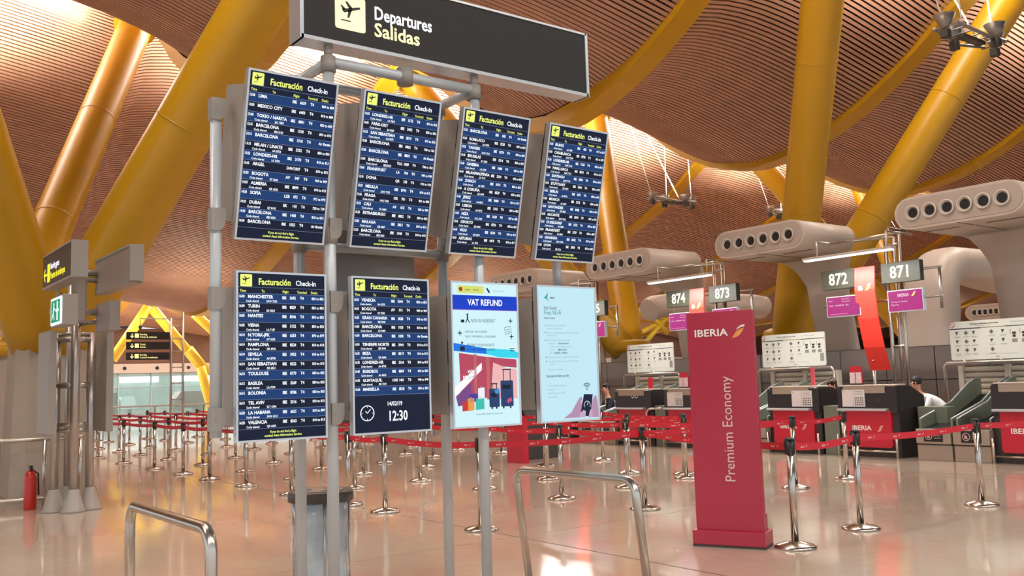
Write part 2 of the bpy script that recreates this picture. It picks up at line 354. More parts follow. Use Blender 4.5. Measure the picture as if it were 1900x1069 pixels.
# ------------------------------------------------------------------ monitors
scr_dark = glow('screen_dark', '13203A', .8); scr_blue = glow('screen_blue', '1B4078', .9); scr_line = glow('screen_line', '8FA3C4', .9)
tx_w = glow('screen_white', 'F2F8FF', 1.25); tx_y = glow('screen_yellow', 'E6F07A', 1.15); tx_k = mat('screen_black_ink', '14201A', .5)
ROWS = {
 'a': 'LIMA||IBE 6659|860 to 889;MEXICO CITY||IBE 6403|810 to 889;TOKIO / NARITA|JAL 7089|IBE 6801|850 to 859;BARCELONA|IBE13103|IBE 1318|810 to 813;BARCELONA||IBE 1318|Air Shuttle;MILAN / LINATE|AA 8753|IBE 3252|850 to 853;LONDRES-HR|LA 5434|IBE 3178|810 to 813;ARGEL||DAH 2007|870 to 872;BOGOTA|EY 2036|AV 047|960 to 969;ALMERIA|QR 6530|IBE 8899|810 to 813;SOFIA||LZB 472|973 to 979;DUBAI|QF 8142|EK 142|720 to 729;BARCELONA|IBE14303|IBE 1430|810 to 813;BARCELONA||IBE 1035|Air Shuttle',
 'b': 'LONDRES-HR|LA 7079|IBE 3172|810 to 813;PARIS-ORY|AA 8681|IBE 3402|850 to 853;SAN SEBASTIAN|AA 8509|IBE 8319|810 to 813;BARCELONA||IBE 8862|760 to 763;BARCELONA||IBE 8803|Air Shuttle;BARCELONA|IBE50025|VLG 1009|760 to 763;FRANKFURT||LA 704|940 to 949;DOHA||QR 150|910 to 918;MELILLA|SAW 7202|IBE 8794|810 to 813;PRAGA|AAX 7020|OK 701|801 to 803;CALI|TK 8409|AV 015|960 to 969;ESTRASBURGO||IBE 8852|850 to 853;MALAGA|QR 6807|IBE 3813|810 to 813;BARCELONA|IBE13403|IBE 1348|810 to 813',
 'c': 'BARCELONA||IBE 845|Air Shuttle;ROMA-FCO|AA 8703|IBE 3228|850 to 853;TANGER|SAW 7710|IBE 8274|806 to 809;BRUSELAS|AY 5828|IBE 3214|850 to 853;GINEBRA|LA 5309|IBE 3480|850 to 853;MILAN/MALPENSA|LA 7119|IBE 3234|850 to 853;ZURICH|LA 7080|IBE 3474|850 to 853;A CORUÑA|QR 6909|IBE 8529|850 to 853;JEREZ|AA 8873|IBE 8484|810 to 813;LISBOA|AA 8974|IBE 3102|850 to 853;NIZA|VLG 5200|IBE 3620|850 to 853;OPORTO|QR 8909|IBE 8724|850 to 853;VIGO|QR 6818|IBE 0534|810 to 813;ASTURIAS|LA 7041|IBE 0479|810 to 817',
 'd': 'BILBAO|LA 7080|IBE 439|817 to 813;CASABLANCA|SAW 7209|IBE 8790|816 to 809;LONDRES-HR|SAW 7218|IBE 7168|850 to 813;P.MALLORCA|SAW 7174|IBE 8910|810 to 813;SANTIAGO|SAW 7710|IBE 3876|876 to 813;STUTTGART|QR 6894|IBE 3564|850 to 853;BERLIN|AA 8718|IBE 3671|850 to 853;MUNICH|AA 6879|IBE 3192|850 to 853;SANTANDER|QR 6828|IBE 8482|810 to 813;ALICANTE|SAW 7502|IBE 0594|810 to 813;DUSSELDORF|AA 8820|IBE 3132|850 to 853;FRANKFURT|AA 8829|IBE 2159|850 to 807;GRANADA|SAW 7060|IBE 8842|810 to 813;LYON|IBE 5736|IBE 3038|850 to 853',
 'e': 'MANCHESTER|SAW 7202|IBS 3692|850 to 853;TURIN|ISS 9829|IBE 8829|850 to 853;NANTES||IBE 8546|850 to 853;VIENA|LA 7187|IBE 3122|850 to 853;N.YORK-JFK|AY 5655|IBE 6253|870 to 879;PAMPLONA|QR 6942|IBE 8524|810 to 813;SEVILLA|AA 8798|IBS 3952|810 to 813;SAN SEBASTIAN|QR 6521|IBE 8322|810 to 813;TOULOUSE||IBE 8779|830 to 853;BASILEA|LA 7074|IBE 3269|850 to 853;BOLONIA||IBE 8786|850 to 853;TEL AVIV|ELY 6396|IBE 3316|810 to 813;LA HABANA|SAW 4213|IBE 6621|810 to 889;VALENCIA|QR 6604|IBE 8363|810 to 813',
 'f': 'VENECIA|AA 8755|IBE 3244|850 to 853;BOGOTA|EY 3933|AV 011|960 to 969;GRAN CANARIA|IBE 3828|IBS 3828|810 to 813;BARCELONA|AV 6989|IBE 1920|810 to 813;BARCELONA||IBE 1030|Air Shuttle;TENERIFE NORTE|IBE 3944|IBS 3944|810 to 813;IBIZA|QR 6646|IBE 8519|816 to 813;LONDRES-HR|AA 8745|IBE 3164|810 to 813;BURDEOS|AA 8635|IBE 8839|830 to 853;GUAYAQUIL|IBE 7239|UXE 1461|940 to 949;MARSELLA||IBE 8518|850 to 853'}
TIMES = {'a': '12:00 13:00 13:00 13:15 13:15 13:15 13:25 13:45 13:50 14:05 14:20 14:25 14:30 14:30', 'b': '14:50 14:55 14:55 15:00 15:30 15:00 15:00 15:10 15:20 15:25 15:25 15:25 15:25 15:25',
 'c': '15:25 15:35 15:35 15:40 15:40 15:40 15:40 15:40 15:45 15:45 15:45 15:45 15:45 15:50', 'd': ' '.join(['15:50']*14), 'e': '16:00 16:00 16:05 16:05 16:10 16:10 16:10 16:10 16:10 16:15 16:15 16:15 16:20 16:20', 'f': '16:20 16:25 16:25 16:30 16:30 16:30 16:35 16:35 16:45 16:50 16:00'}
def monitor(i, upper, label):
    x0 = SX0+PP*i+(.004*i if upper else 0)
    if upper: th = .2385; o = Vector((x0, SY+.03-PH*math.sin(th), 2.532+PH*math.cos(th))); u = Vector((0, -math.sin(th), math.cos(th)))
    else: o = Vector((x0, SY, 2.336)); u = Vector((0, 0, 1))
    P = Plane(o, (1, 0, 0), u); zb = o.z-PH*u.z
    t = thing('monitor', label, 'screen', (x0+PW/2, SY+.1, zb), 'monitors on the departures stand')
    def slab(mb, a0, a1, b0, b1, d0, d1):
        vs = [P.p(a, b, d) for d in (d0, d1) for b in (b1, b0) for a in (a0, a1)]
        return mb.add(vs, [(0, 2, 3, 1), (4, 5, 7, 6), (0, 1, 5, 4), (2, 6, 7, 3), (0, 4, 6, 2), (1, 3, 7, 5)])
    bz = .013
    f = MB(); slab(f, 0, PW, 0, bz, -.05, 0); slab(f, 0, PW, PH-bz, PH, -.05, 0); slab(f, 0, bz, bz, PH-bz, -.05, 0); slab(f, PW-bz, PW, bz, PH-bz, -.05, 0)
    tag(f.build('bezel', frame_al, t, weld=False), kind=None)
    slab(MB(), .02, PW-.02, .012, PH-.012, -.085, -.05).build('back_shell', black, t)
    for a in (.02, PW-.035):
        m = MB(); slab(m, a, a+.015, .09, PH-.1, -.42, -.084); m.build('side_plate', housing, t)
    for b in (.12, .42, .72):
        m = MB(); slab(m, .008, .02, b, b+.17, -.075, -.05); m.build('hinge', black, t)
    return t, P, slab
def board(key, i, upper, label):
    t, P, slab = monitor(i, upper, label)
    m = MB(); slab(m, .012, PW-.012, .012, PH-.012, -.04, -.006); sc_ = m.build('display', scr_dark, t)
    W0, W = .013, PW-.026; H0, H = .013, PH-.026
    A = lambda a: W0+a*W
    B = lambda b: H0+b*H
    wt, yt, bl, ln, ic = MB(), MB(), MB(), MB(), MB()
    P.poly(ic, rrect(A(.025), A(.155), B(.008), B(.082), .006), -.003)
    k = MB(); plane_icon(P, k, A(.03), B(.01), W*.115, -.001)
    P.text(yt, 'Facturación', A(.225), B(.068), .038, BD, .82, d=-.002); P.text(wt, 'Check-in', A(.655), B(.066), .031, .018, .84, d=-.002)
    for s, a in (('Time', .02), ('To', .26), ('Flight', .5), ('Terminal', .67), ('Desks', .835)): P.text(yt, s, A(a), B(.115), .0155, .018, .82, d=-.002)
    rows = ROWS[key].split(';'); tm = TIMES[key].split()
    rh = .058
    for j, r in enumerate(rows):
        b0 = .123+j*rh; d, cs, fl_, dk = r.split('|')
        if j % 2 == 0: P.rect(bl, A(0), B(b0), A(1), B(b0+rh), -.004)
        P.rect(ln, A(0), B(b0+rh)-.0008, A(1), B(b0+rh)+.0008, -.003)
        P.text(wt, tm[j], A(.008), B(b0+.026), .0155, BD, .72, d=-.002); P.text(wt, d, A(.108), B(b0+.028), .019, BD, min(.92, .385*W/tw(d, .019, BD)), d=-.002)
        if cs: P.text(wt, 'Code shared', A(.088), B(b0+.052), .0125, .018, .86, d=-.002); P.text(wt, cs, A(.315), B(b0+.052), .0135, .018, .8, d=-.002)
        P.text(wt, fl_.split()[0], A(.495), B(b0+.03), .0175, BD, .86, d=-.002); P.text(wt, fl_.split()[1], A(.655), B(b0+.03), .0175, BD, .8, 'r', d=-.002)
        P.text(wt, 'T4', A(.705), B(b0+.03), .0175, BD, .9, d=-.002); P.text(wt, dk, A(.99), B(b0+.03), .0155, BD, .82, 'r', d=-.002)
    P.rect(ln, A(0), B(.085)-.0008, A(1), B(.085)+.0008, -.003); P.rect(ln, A(0), B(.123)-.0008, A(1), B(.123)+.0008, -.003)
    if key != 'f':
        P.text(yt, 'If you do not find a flight', A(.5), B(.963), .0135, BD, .86, 'c', d=-.002); P.text(yt, 'contact Aena Information Service', A(.5), B(.985), .0135, BD, .9, 'c', d=-.002)
    else:
        P.text(wt, '14/02/19', A(.52), B(.832), .027, .018, .84, 'c', d=-.002); P.text(wt, '12:30', A(.56), B(.93), .064, .018, .74, 'c', d=-.002)
        cx, cy = A(.16), B(.875); P.ring(wt, cx, cy, .052, .006, -.002)
        for q in range(4): P.line(wt, cx+.036*math.cos(q*PI/2), cy+.036*math.sin(q*PI/2), cx+.044*math.cos(q*PI/2), cy+.044*math.sin(q*PI/2), .004, -.002)
        P.line(wt, cx, cy, cx+.024, cy-.026, .005, -.002); P.line(wt, cx, cy, cx-.014, cy-.014, .005, -.002)
    for n_, mb, mm in (('row_stripes', bl, scr_blue), ('row_lines', ln, scr_line), ('white_lettering', wt, tx_w), ('yellow_lettering', yt, tx_y), ('departure_icon', ic, tx_y), ('icon_aircraft', k, tx_k)):
        tag(mb.build(n_, mm, sc_, weld=False), kind='stuff')
L = 'departures monitor, %s'
board('a', 0, True, L % 'upper row far left, first line LIMA'); board('b', 1, True, L % 'upper row second, headed LONDRES-HR then PARIS-ORY')
board('c', 2, True, L % 'upper row third, headed BARCELONA then ROMA-FCO'); board('d', 3, True, L % 'upper row far right, first line BILBAO')
board('e', 0, False, L % 'lower row far left, first line MANCHESTER'); board('f', 1, False, L % 'lower row second, with a clock reading 12:30')
# VAT REFUND monitor
c_ = lambda n, h, s=1.0: glow('vat_'+n, h, s)
t, P, slab = monitor(2, False, 'lower row monitor showing the VAT REFUND notice')
m = MB(); slab(m, .012, PW-.012, .012, PH-.012, -.04, -.006); sc_ = m.build('display', c_('bg', 'CDEFF5', 1.05), t)
W0, W = .013, PW-.026; H0, H = .013, PH-.026
A = lambda a: W0+a*W
B = lambda b: H0+b*H
G = {}
def g(n, h, s=1.0):
    if n not in G: G[n] = (MB(), c_(n, h, s))
    return G[n][0]
P.rect(g('banner', '1440C8', 1.0), A(0), B(.085), A(1), B(.185), -.004); P.rect(g('purple', '8A5FD0'), A(0), B(.185), A(1), B(.19), -.004)
P.rect(g('flagyellow', 'D8E070'), A(.08), B(.018), A(.48), B(.07), -.004); P.disc(g('crest', '9A3B2A'), A(.13), B(.043), .016, -.003); P.text(g('crestink', '4A4A30'), 'GOBIERNO', A(.19), B(.05), .008, .018, .8, d=-.003)
P.text(g('crestink', '4A4A30'), 'MINISTERIO', A(.32), B(.05), .008, .018, .8, d=-.003); P.line(g('ink', '16263C', .8), A(.53), B(.03), A(.57), B(.062), .014, -.003); P.text(g('greyink', '8FA8B0'), 'Agencia Tributaria', A(.63), B(.052), .012, 0, .75, d=-.003)
P.text(g('white', 'FFFFFF', 1.2), 'VAT REFUND', A(.5), B(.155), .043, .018, .82, 'c', -.002)
ink = g('ink', '16263C', .8)
P.text(ink, 'NON EU RESIDENT', A(.27), B(.275), .023, .0, .74, d=-.002); P.text(ink, 'INVOICE + 90.15 EUROS', A(.18), B(.35), .015, .0, .82, d=-.002); P.text(ink, 'NON COMMERCIAL CONSIGMENT', A(.18), B(.383), .015, .0, .8, d=-.002)
P.text(ink, 'PRESENT YOUR PACKETS', A(.2), B(.445), .018, .0, .8, d=-.002); P.text(ink, 'TO THE CUSTOMS OFFICE', A(.2), B(.478), .018, .0, .79, d=-.002)
for a, b in ((.89, .262), (.1, .352), (.9, .375)): P.line(ink, A(a)-.018, B(b), A(a)+.018, B(b), .007, -.002); P.line(ink, A(a), B(b)-.018, A(a), B(b)+.018, .007, -.002)
for b in (.463, .478): P.line(ink, A(.87), B(b), A(.94), B(b), .006, -.002)
P.disc(ink, A(.22), B(.222), .008, -.002); P.line(ink, A(.22), B(.23), A(.22), B(.255), .012, -.002); P.line(ink, A(.22), B(.25), A(.19), B(.28), .007, -.002); P.line(ink, A(.22), B(.25), A(.25), B(.28), .007, -.002); P.rect(ink, A(.12), B(.258), A(.17), B(.278), -.002)
for q in ((.79, .312, .88, .3), (.88, .3, .9, .345), (.9, .345, .81, .36), (.81, .36, .79, .312), (.81, .33, .87, .32), (.82, .345, .88, .335)): P.line(ink, A(q[0]), B(q[1]), A(q[2]), B(q[3]), .003, -.002)
P.disc(ink, A(.13), B(.42), .009, -.002); P.rect(ink, A(.1), B(.445), A(.17), B(.475), -.002)
P.poly(g('wave', '1E78E8'), [(A(0), B(.42)), (A(.25), B(.44)), (A(.5), B(.46)), (A(.5), B(.5)), (A(.25), B(.49)), (A(0), B(.475))], -.004); P.poly(g('wave2', '38D8F0'), [(A(.5), B(.46)), (A(.9), B(.47)), (A(1), B(.49)), (A(1), B(.53)), (A(.7), B(.525)), (A(.5), B(.5))], -.004)
P.poly(g('mall', 'B84A62'), [(A(.08), B(.49)), (A(.5), B(.52)), (A(.97), B(.54)), (A(.97), B(.6)), (A(.75), B(.59)), (A(.6), B(.56)), (A(.55), B(.8)), (A(.1), B(.85))], -.004)
P.poly(g('mall2', 'F0B8B8'), [(A(.6), B(.56)), (A(.8), B(.6)), (A(.97), B(.61)), (A(.97), B(.82)), (A(.55), B(.82))], -.0035); P.poly(g('mall3', 'F4F4FA', 1.1), [(A(0), B(.73)), (A(.42), B(.56)), (A(.42), B(.61)), (A(0), B(.8))], -.003)
P.rect(g('col', 'C06868'), A(.3), B(.5), A(.34), B(.82), -.003); P.rect(g('col', 'C06868'), A(.49), B(.52), A(.54), B(.82), -.003); P.poly(g('mall4', '7A4A86'), [(A(.02), B(.79)), (A(.25), B(.7)), (A(.25), B(.84)), (A(.05), B(.86))], -.0025)
P.text(g('vio', '7A4A86'), 'VAT', A(.197), B(.634), .024, BD, .75, d=-.0018); P.text(g('vio', '7A4A86'), 'REFUND', A(.127), B(.674), .024, BD, .75, d=-.0018)
P.text(g('white', 'FFFFFF', 1.2), 'VAT', A(.2), B(.632), .022, .018, .75, d=-.001); P.text(g('white', 'FFFFFF', 1.2), 'REFUND', A(.13), B(.672), .022, .018, .75, d=-.001)
for a0, a1, b0, b1 in ((.52, .68, .745, .875), (.7, .9, .69, .875)):
    P.poly(g('case', '27406C'), rrect(A(a0), A(a1), B(b0), B(b1), .01), -.001); h_ = (b1-b0)*.5
    P.rect(g('caseink', '141E34'), A(a0+.03), B(b0+.03), A(a1-.04), B(b0+.06), 0)
    for a in (a0+.04, a1-.05): P.rect(g('caseink', '141E34'), A(a), B(b0-h_*.8 if a0 > .6 else b0-.03), A(a+.012), B(b0), 0); P.disc(g('caseink', '141E34'), A(a), B(b1)+.006, .008, 0)
    P.rect(g('caseink', '141E34'), A(a0+.03), B((b0-h_*.8 if a0 > .6 else b0-.03)-.008), A(a1-.03), B(b0-h_*.8 if a0 > .6 else b0-.03), 0)
P.poly(g('tagp', 'D05080'), [(A(.79), B(.83)), (A(.86), B(.81)), (A(.88), B(.835)), (A(.81), B(.855))], .0005); P.poly(g('tagb', '4A90D0'), [(A(.6), B(.755)), (A(.67), B(.745)), (A(.68), B(.775)), (A(.62), B(.785))], .0005)
for n_, h_, a0, a1, b0, b1 in (('bag1', 'C83A3A', .11, .21, .83, .89), ('bag2', 'E8A050', .19, .29, .81, .89), ('bag3', '4A3AA0', .22, .34, .78, .83), ('bag4', '40C0B0', .31, .44, .81, .885), ('bag5', 'F0F0FA', .35, .45, .74, .81)):
    P.poly(g(n_, h_), [(A(a0), B(b0)), (A(a1), B(b0-.005)), (A(a1), B(b1)), (A(a0), B(b1+.005))], -.0005); P.ring(g(n_, h_), (A(a0)+A(a1))/2, B(b0), .012, .0025, 0, 12, 180, 360)
P.text(ink, 'Customs Office is situated near security control', A(.52), B(.925), .0115, .0, .72, 'c', d=-.002)
for n_, (mb, mm) in G.items(): tag(mb.build('print_'+n_.rstrip('12345'), mm, sc_, weld=False), kind='stuff')
# Wi-Fi monitor
t, P, slab = monitor(3, False, 'lower row far right monitor showing the blue Free Wi-Fi page')
m = MB(); slab(m, .012, PW-.012, .012, PH-.012, -.04, -.006); wm = glow('wifi_bg', 'BFE4F2', 1.05); sc_ = m.build('display', wm, t)
G = {}
tl = g('teal', '2FA090'); P.poly(tl, [(A(.1), B(.085)), (A(.17), B(.045)), (A(.155), B(.085)), (A(.18), B(.115)), (A(.14), B(.09))], -.003)
ink = g('ink', '16263C', .8); fi = g('faint', '86AEB8'); P.text(ink, 'aena', A(.2), B(.088), .019, .018, .9, d=-.003)
P.text(ink, 'High Quality', A(.09), B(.168), .024, .0, .72, d=-.003); P.text(g('green', '3A8890'), 'Free Wi-Fi', A(.09), B(.21), .036, .0, .74, d=-.003); P.text(ink, 'How do I connect?', A(.09), B(.24), .013, .018, .72, d=-.003)
LN = [(.295, 1, 'Activate your Device network', .14), (.317, 0, 'detected, click with aena', .14), (.35, 1, 'Choose the following statement and enter any system', .13), (.37, 0, 'network account', .13), (.405, 1, 'Select the option you wish to navigate', .13),
 (.43, 0, 'I want your', .15), (.455, 0, 'connect to the premium experience', .18), (.478, 0, 'I will use', .15), (.502, 0, 'I use', .16), (.533, 1, 'Please choose 1 hour to access wifi to the network', .14), (.563, 1, 'If you want a longer access to surf the internet again', .14), (.585, 0, 'the portal', .15), (.625, 0, 'You are now connected', .14), (.745, 0, '1 For any problems with access', .11), (.773, 0, 'contact us at', .11), (.8, 0, 'Information point or call 902', .11), (.828, 0, 'for more details', .11)]
for b, num, s_, a in LN:
    P.text(fi, s_, A(a), B(b), .0125, 0, .78, d=-.003)
    if num: P.disc(ink, A(.105), B(b)-.005, .004, -.003)
for s_, a, b in (('Airhub Club Premium', .31, .43), ('SMART ACCESS', .31, .478), ('FACEBOOK - LINKEDIN', .24, .502)): P.text(ink, s_, A(a), B(b), .0125, .018, .68, d=-.002)
P.text(ink, 'Enjoy and surf before your fly!', A(.1), B(.675), .017, .018, .72, d=-.003)
cx, cy = A(.8), B(.775)
P.disc(ink, cx, cy, .006, -.003)
for r_ in (.022, .036, .05): P.ring(ink, cx, cy, r_, .006, -.003, 14, 225, 315)
fg = g('fingers', 'B890B0')
for q in ([(.37, .985), (.5, .945), (.6, .935), (.66, .95), (.7, .985)], [(.5, .95), (.58, .89), (.66, .835), (.7, .83), (.71, .85), (.66, .89), (.62, .95)], [(.6, .935), (.67, .88), (.73, .86), (.745, .875), (.7, .93), (.68, .985)],
          [(.84, .99), (.87, .91), (.9, .85), (.93, .835), (.96, .85), (.965, .92), (.99, .99)], [(.9, .86), (.94, .82), (.97, .83), (.985, .88), (.995, .94), (.995, .99), (.95, .99)]):
    P.poly(fg, [(A(x_), B(y_)) for x_, y_ in q], -.003)
for q in ([(.64, .985), (.66, .95), (.72, .93), (.76, .94), (.75, .985)],): P.poly(g('fingers2', 'C8A8C0'), [(A(x_), B(y_)) for x_, y_ in q], -.0005)
P.poly(g('phone', '17203C'), [(A(.74), B(.81)), (A(.9), B(.815)), (A(.84), B(.985)), (A(.66), B(.965))], -.002); P.ring(g('wht', 'F0F6FF'), A(.79), B(.895), .033, .004, -.001, 16, 150, 390); P.line(G['wht'][0], A(.79), B(.895), A(.81), B(.872), .004, -.001)
P.poly(g('fingers2', 'C8A8C0'), [(A(.8), B(.99)), (A(.84), B(.93)), (A(.88), B(.935)), (A(.88), B(.99))], -.001)
for n_, (mb, mm) in G.items(): tag(mb.build('print_'+n_, mm, sc_, weld=False), kind='stuff')
# header sign
t = thing('departures_sign', 'long dark overhead sign reading Departures Salidas above the monitors', 'sign', (3.85, 5.66, 3.97))
MB().box(2.565, 5.075, 5.64, 5.80, 3.95, 4.455).build('sign_box', signface, t, .006)
for n_, q in (('lower_edge', (2.55, 5.09, 5.63, 5.81, 3.93, 3.955)), ('side_edge', (2.54, 2.567, 5.63, 5.81, 3.93, 4.47)), ('side_edge', (5.073, 5.1, 5.63, 5.81, 3.93, 4.47)), ('upper_edge', (2.55, 5.09, 5.63, 5.81, 4.453, 4.47))): MB().box(*q).build(n_, frame_al, t)
P = Plane((2.565, 5.64, 4.455), (1, 0, 0), (0, 0, 1)); sw = glow('sign_white', 'FFFFFF', 1.6); sy = glow('sign_yellow', 'FFF6B0', 1.6)
m = MB(); P.poly(m, rrect(.235, .467, .155, .405, .02), .003); ic = m.build('pictogram', sy, t, weld=False)
m = MB(); plane_icon(P, m, .25, .172, .2, .005); tag(m.build('aircraft_symbol', mat('screen_black_ink', '14201A'), ic, weld=False), kind='stuff')
def fit(txt, wid_, h, bold): return wid_/tw(txt, h, bold)
m = MB(); P.text(m, 'Departures', .535, .283, .092, .018, fit('Departures', .48, .092, .018)); tag(m.build('lettering', sw, t, weld=False), kind='stuff')
m = MB(); P.text(m, 'Salidas', .535, .405, .095, .018, fit('Salidas', .375, .095, .018)); tag(m.build('lettering', sy, t, weld=False), kind='stuff')
for x in (FX, BX): MB().tube([(x, FY, 3.86), (x, FY, 3.95)], .03, 12).build('mount', housing, t)
# ------------------------------------------------------------------ handrails and litter bin
def hoop(x, y0, y1, h, lean, label):
    n_ = 6; pts = [(x+lean, y0, 0)]; r = .11
    pts += [(x, y0+r-r*math.cos(a), h-r+r*math.sin(a)) for a in [PI/2*k/n_ for k in range(n_+1)]] + [(x, y1-r+r*math.sin(a), h-r+r*math.cos(a)) for a in [PI/2*k/n_ for k in range(n_+1)]] + [(x+lean, y1, 0)]
    o = MB().tube(pts, .03, 16).build('guard_rail', steel); tag(o, label, 'railing', 'hoop guard rails'); 
    for y in (y0, y1): MB().lathe(x+lean, y, [(.055, 0), (.055, .008), (.034, .014)], 16).build('floor_flange', steel, o)
hoop(1.60, 4.62, 6.05, .93, 0, 'brushed steel hoop rail at the lower left foreground')
hoop(4.46, 4.62, 5.94, .925, .10, 'brushed steel hoop rail with slanting legs left of the red totem')
bx, by = 3.16, 6.70
t = thing('litter_bin', 'round steel litter bin with clear plastic bag behind the stand poles', 'bin', (bx, by, 0))
MB().lathe(bx, by, [(.225, 0), (.225, .03), (.215, .04), (.215, .06)], 28).build('base_ring', darkgrey, t)
for k in range(6):
    a = 2*PI*k/6+.2; MB().tube([(bx+.225*math.cos(a), by+.225*math.sin(a), .05), (bx+.225*math.cos(a), by+.225*math.sin(a), .77)], .008, 6).build('bar', steel, t)
bag = mat('plastic_bag', 'B8C4CA', .2, 0, noise=.3, nscale=9, bump=.9, coat=.4); m = MB(); vs = []
m.lathe(bx, by, [(.17, .03), (.205, .12), (.19, .3), (.21, .45), (.195, .6), (.215, .76)], 28)
m.v = [(bx+(v[0]-bx)*(1+.05*math.sin(9*math.atan2(v[1]-by, v[0]-bx)+v[2]*9)), by+(v[1]-by)*(1+.05*math.sin(9*math.atan2(v[1]-by, v[0]-bx)+v[2]*9)), v[2]) for v in m.v]
m.build('bin_bag', bag, t)
m = MB(); R_ = MB().lathe(bx, by, [(.232, .75), (.245, .755), (.245, .82), (.238, .83)], 32)
k_ = mat('bin_rim', '4A4340', .45); R_.build('rim', k_, t); MB().lathe(bx, by, [(.17, .83), (.17, .834)], 24).build('ash_tray', mat('ash', '8A7F74', .7, noise=.3, nscale=20), t)
for k in range(3):
    a = k*2.1+.5; MB().lathe(bx+.1*math.cos(a), by+.1*math.sin(a), [(.035, .834), (.035, .836)], 12).build('slot', black, t)
# ------------------------------------------------------------------ check-in hall side: dark wall panels
MOD = 4.64
wl = tag(MB().box(19.55, 19.65, 1, 40, 0, 2.12).build('wall_right', mat('wall_core', '4A4440', .6)), kind='structure')
y = 5.0
while y < 39:
    for z0, z1 in ((.12, 1.38), (1.4, 2.1)): MB().box(19.5, 19.55, y+.012, y+1.148, z0, z1).build('panel', walldk, wl)
    y += 1.16
MB().box(19.49, 19.55, 1, 40, 0, .11).build('skirting', darkgrey, wl)
def S(j): return MOD*j
BD_L = {-1: 'largest at the right edge', 0: 'right of the red totem', 1: 'left of the red totem'}
bt = mat('board_ink', '2B2B2B', .5); bgray = mat('board_grey_ink', '9A9A94', .5); bnavy = mat('board_navy', '2A3350', .5); bolive = mat('board_olive', '8E8C5A', .5)
NRED = mat('print_red', 'B8322E', .5)
for j in (-1, 0, 1):
    Y1, Y0 = 14.46+S(j), 12.62+S(j)                     # roller shutter opening with tube frame and notice board above
    t = thing('shutter_bay', 'metal shutter bay under the notice board %s' % BD_L[j], 'shutter', (18.6, (Y0+Y1)/2, 0), 'shutter bays behind the conveyors')
    MB().tube([(18.3, Y1+.12, 0), (18.3, Y1+.12, 1.66), (18.3, Y1+.06, 1.72), (18.3, Y0-.06, 1.72), (18.3, Y0-.12, 1.66), (18.3, Y0-.12, 0)], .035, 12).build('tube_frame', steel, t)
    MB().box(18.72, 18.76, Y0, Y1, 0, 1.66).build('backing', mat('shutter_back', '6E665C', .6), t)
    ym = (Y0+Y1)/2-.03
    for y in (Y1-.03, ym, Y0+.03): MB().box(18.62, 18.74, y-.05, y+.05, 0, 1.66).build('post', rib, t)
    base = None
    for a, b in ((ym+.06, Y1-.09), (Y0+.09, ym-.06)):
        for k in range(12):
            z = .3+k*.112
            m = MB(); m.prism([(18.71, z), (18.675, z+.02), (18.66, z+.05), (18.675, z+.08), (18.71, z+.1)], 1, a, b); m.build('slat', rib, t)
    t = thing('notice_board', 'white restricted articles notice board, %s' % BD_L[j], 'sign', (18.3, (Y0+Y1)/2, 1.75), 'white notice boards')
    o = Vector((18.29, Y1-.04, 2.53)); bw, bh = Y1-Y0-.1, .76
    m = MB(); pts = rrect(Y0+.06, Y1-.04, 1.77, 2.53, .04); m.prism(pts, 0, 18.29, 18.32); bo = m.build('board', white, t)
    P = Plane((18.29, Y1-.04, 2.53), (0, -1, 0), (0, 0, 1)); K, GY, NV, OL, RD = MB(), MB(), MB(), MB(), MB()
    P.text(K, 'Artículos prohibidos en aeronaves', .42, .075, .03, .018, .9); P.text(GY, 'Articles prohibited on aircraft', .5, .108, .02, 0, .9); P.text(GY, 'Mercancias peligrosas', 1.2, .075, .024, 0, .9)
    P.rect(NV, .0, .135, .62, .155); P.rect(OL, .62, .135, 1.1, .15); P.rect(NV, 1.1, .135, bw, .15)
    P.ring(RD, .055, .06, .06, .012, .004); P.line(RD, .02, .025, .09, .095, .012, .004)
    for r_ in range(3):
        for q, a in enumerate((.12, .3, .46, .8, 1.02)):
            b = .2+r_*.17
            if r_ == 2 and q == 4: continue
            if q in (1, 3) and r_ != 1 or (q == 1): P.poly(GY, [(a+.03, b-.02), (a+.08, b+.03), (a+.03, b+.08), (a-.02, b+.03)]); P.poly(K, [(a+.015, b+.02), (a+.04, b+.01), (a+.045, b+.045), (a+.02, b+.05)], .003)
            else: P.rect(K, a, b, a+.05, b+.03); P.disc(K, a+.02, b+.045, .014, .002, 8)
            P.rect(GY, a-.03, b+.1, a+.1, b+.106); P.rect(GY, a-.02, b+.115, a+.08, b+.12)
    for a in (1.18, 1.36, 1.52): P.rect(GY, a, .2, a+.012, .3); P.rect(K, a+.04, .26, a+.11, .3); P.rect(K, a+.045, .31, a+.1, .36); P.rect(GY, a+.03, .39, a+.13, .46)
    P.rect(GY, 1.6, .48, 1.7, .66); P.rect(GY, .1, .68, .26, .684); P.rect(GY, .7, .66, 1.3, .664); P.text(K, 'aena', .88, .72, .025, .018)
    for n_, mb, mm in (('printed_symbols', K, bt), ('printed_captions', GY, bgray), ('navy_stripe', NV, bnavy), ('olive_stripe', OL, bolive), ('forbidden_ring', RD, NRED)): tag(mb.build(n_, mm, bo, weld=False), kind='stuff')
    for y in (Y1-.3, (Y0+Y1)/2-.1): MB().tube([(18.3, y, 1.70), (18.3, y, 1.79)], .03, 10).build('clip', steel, t)
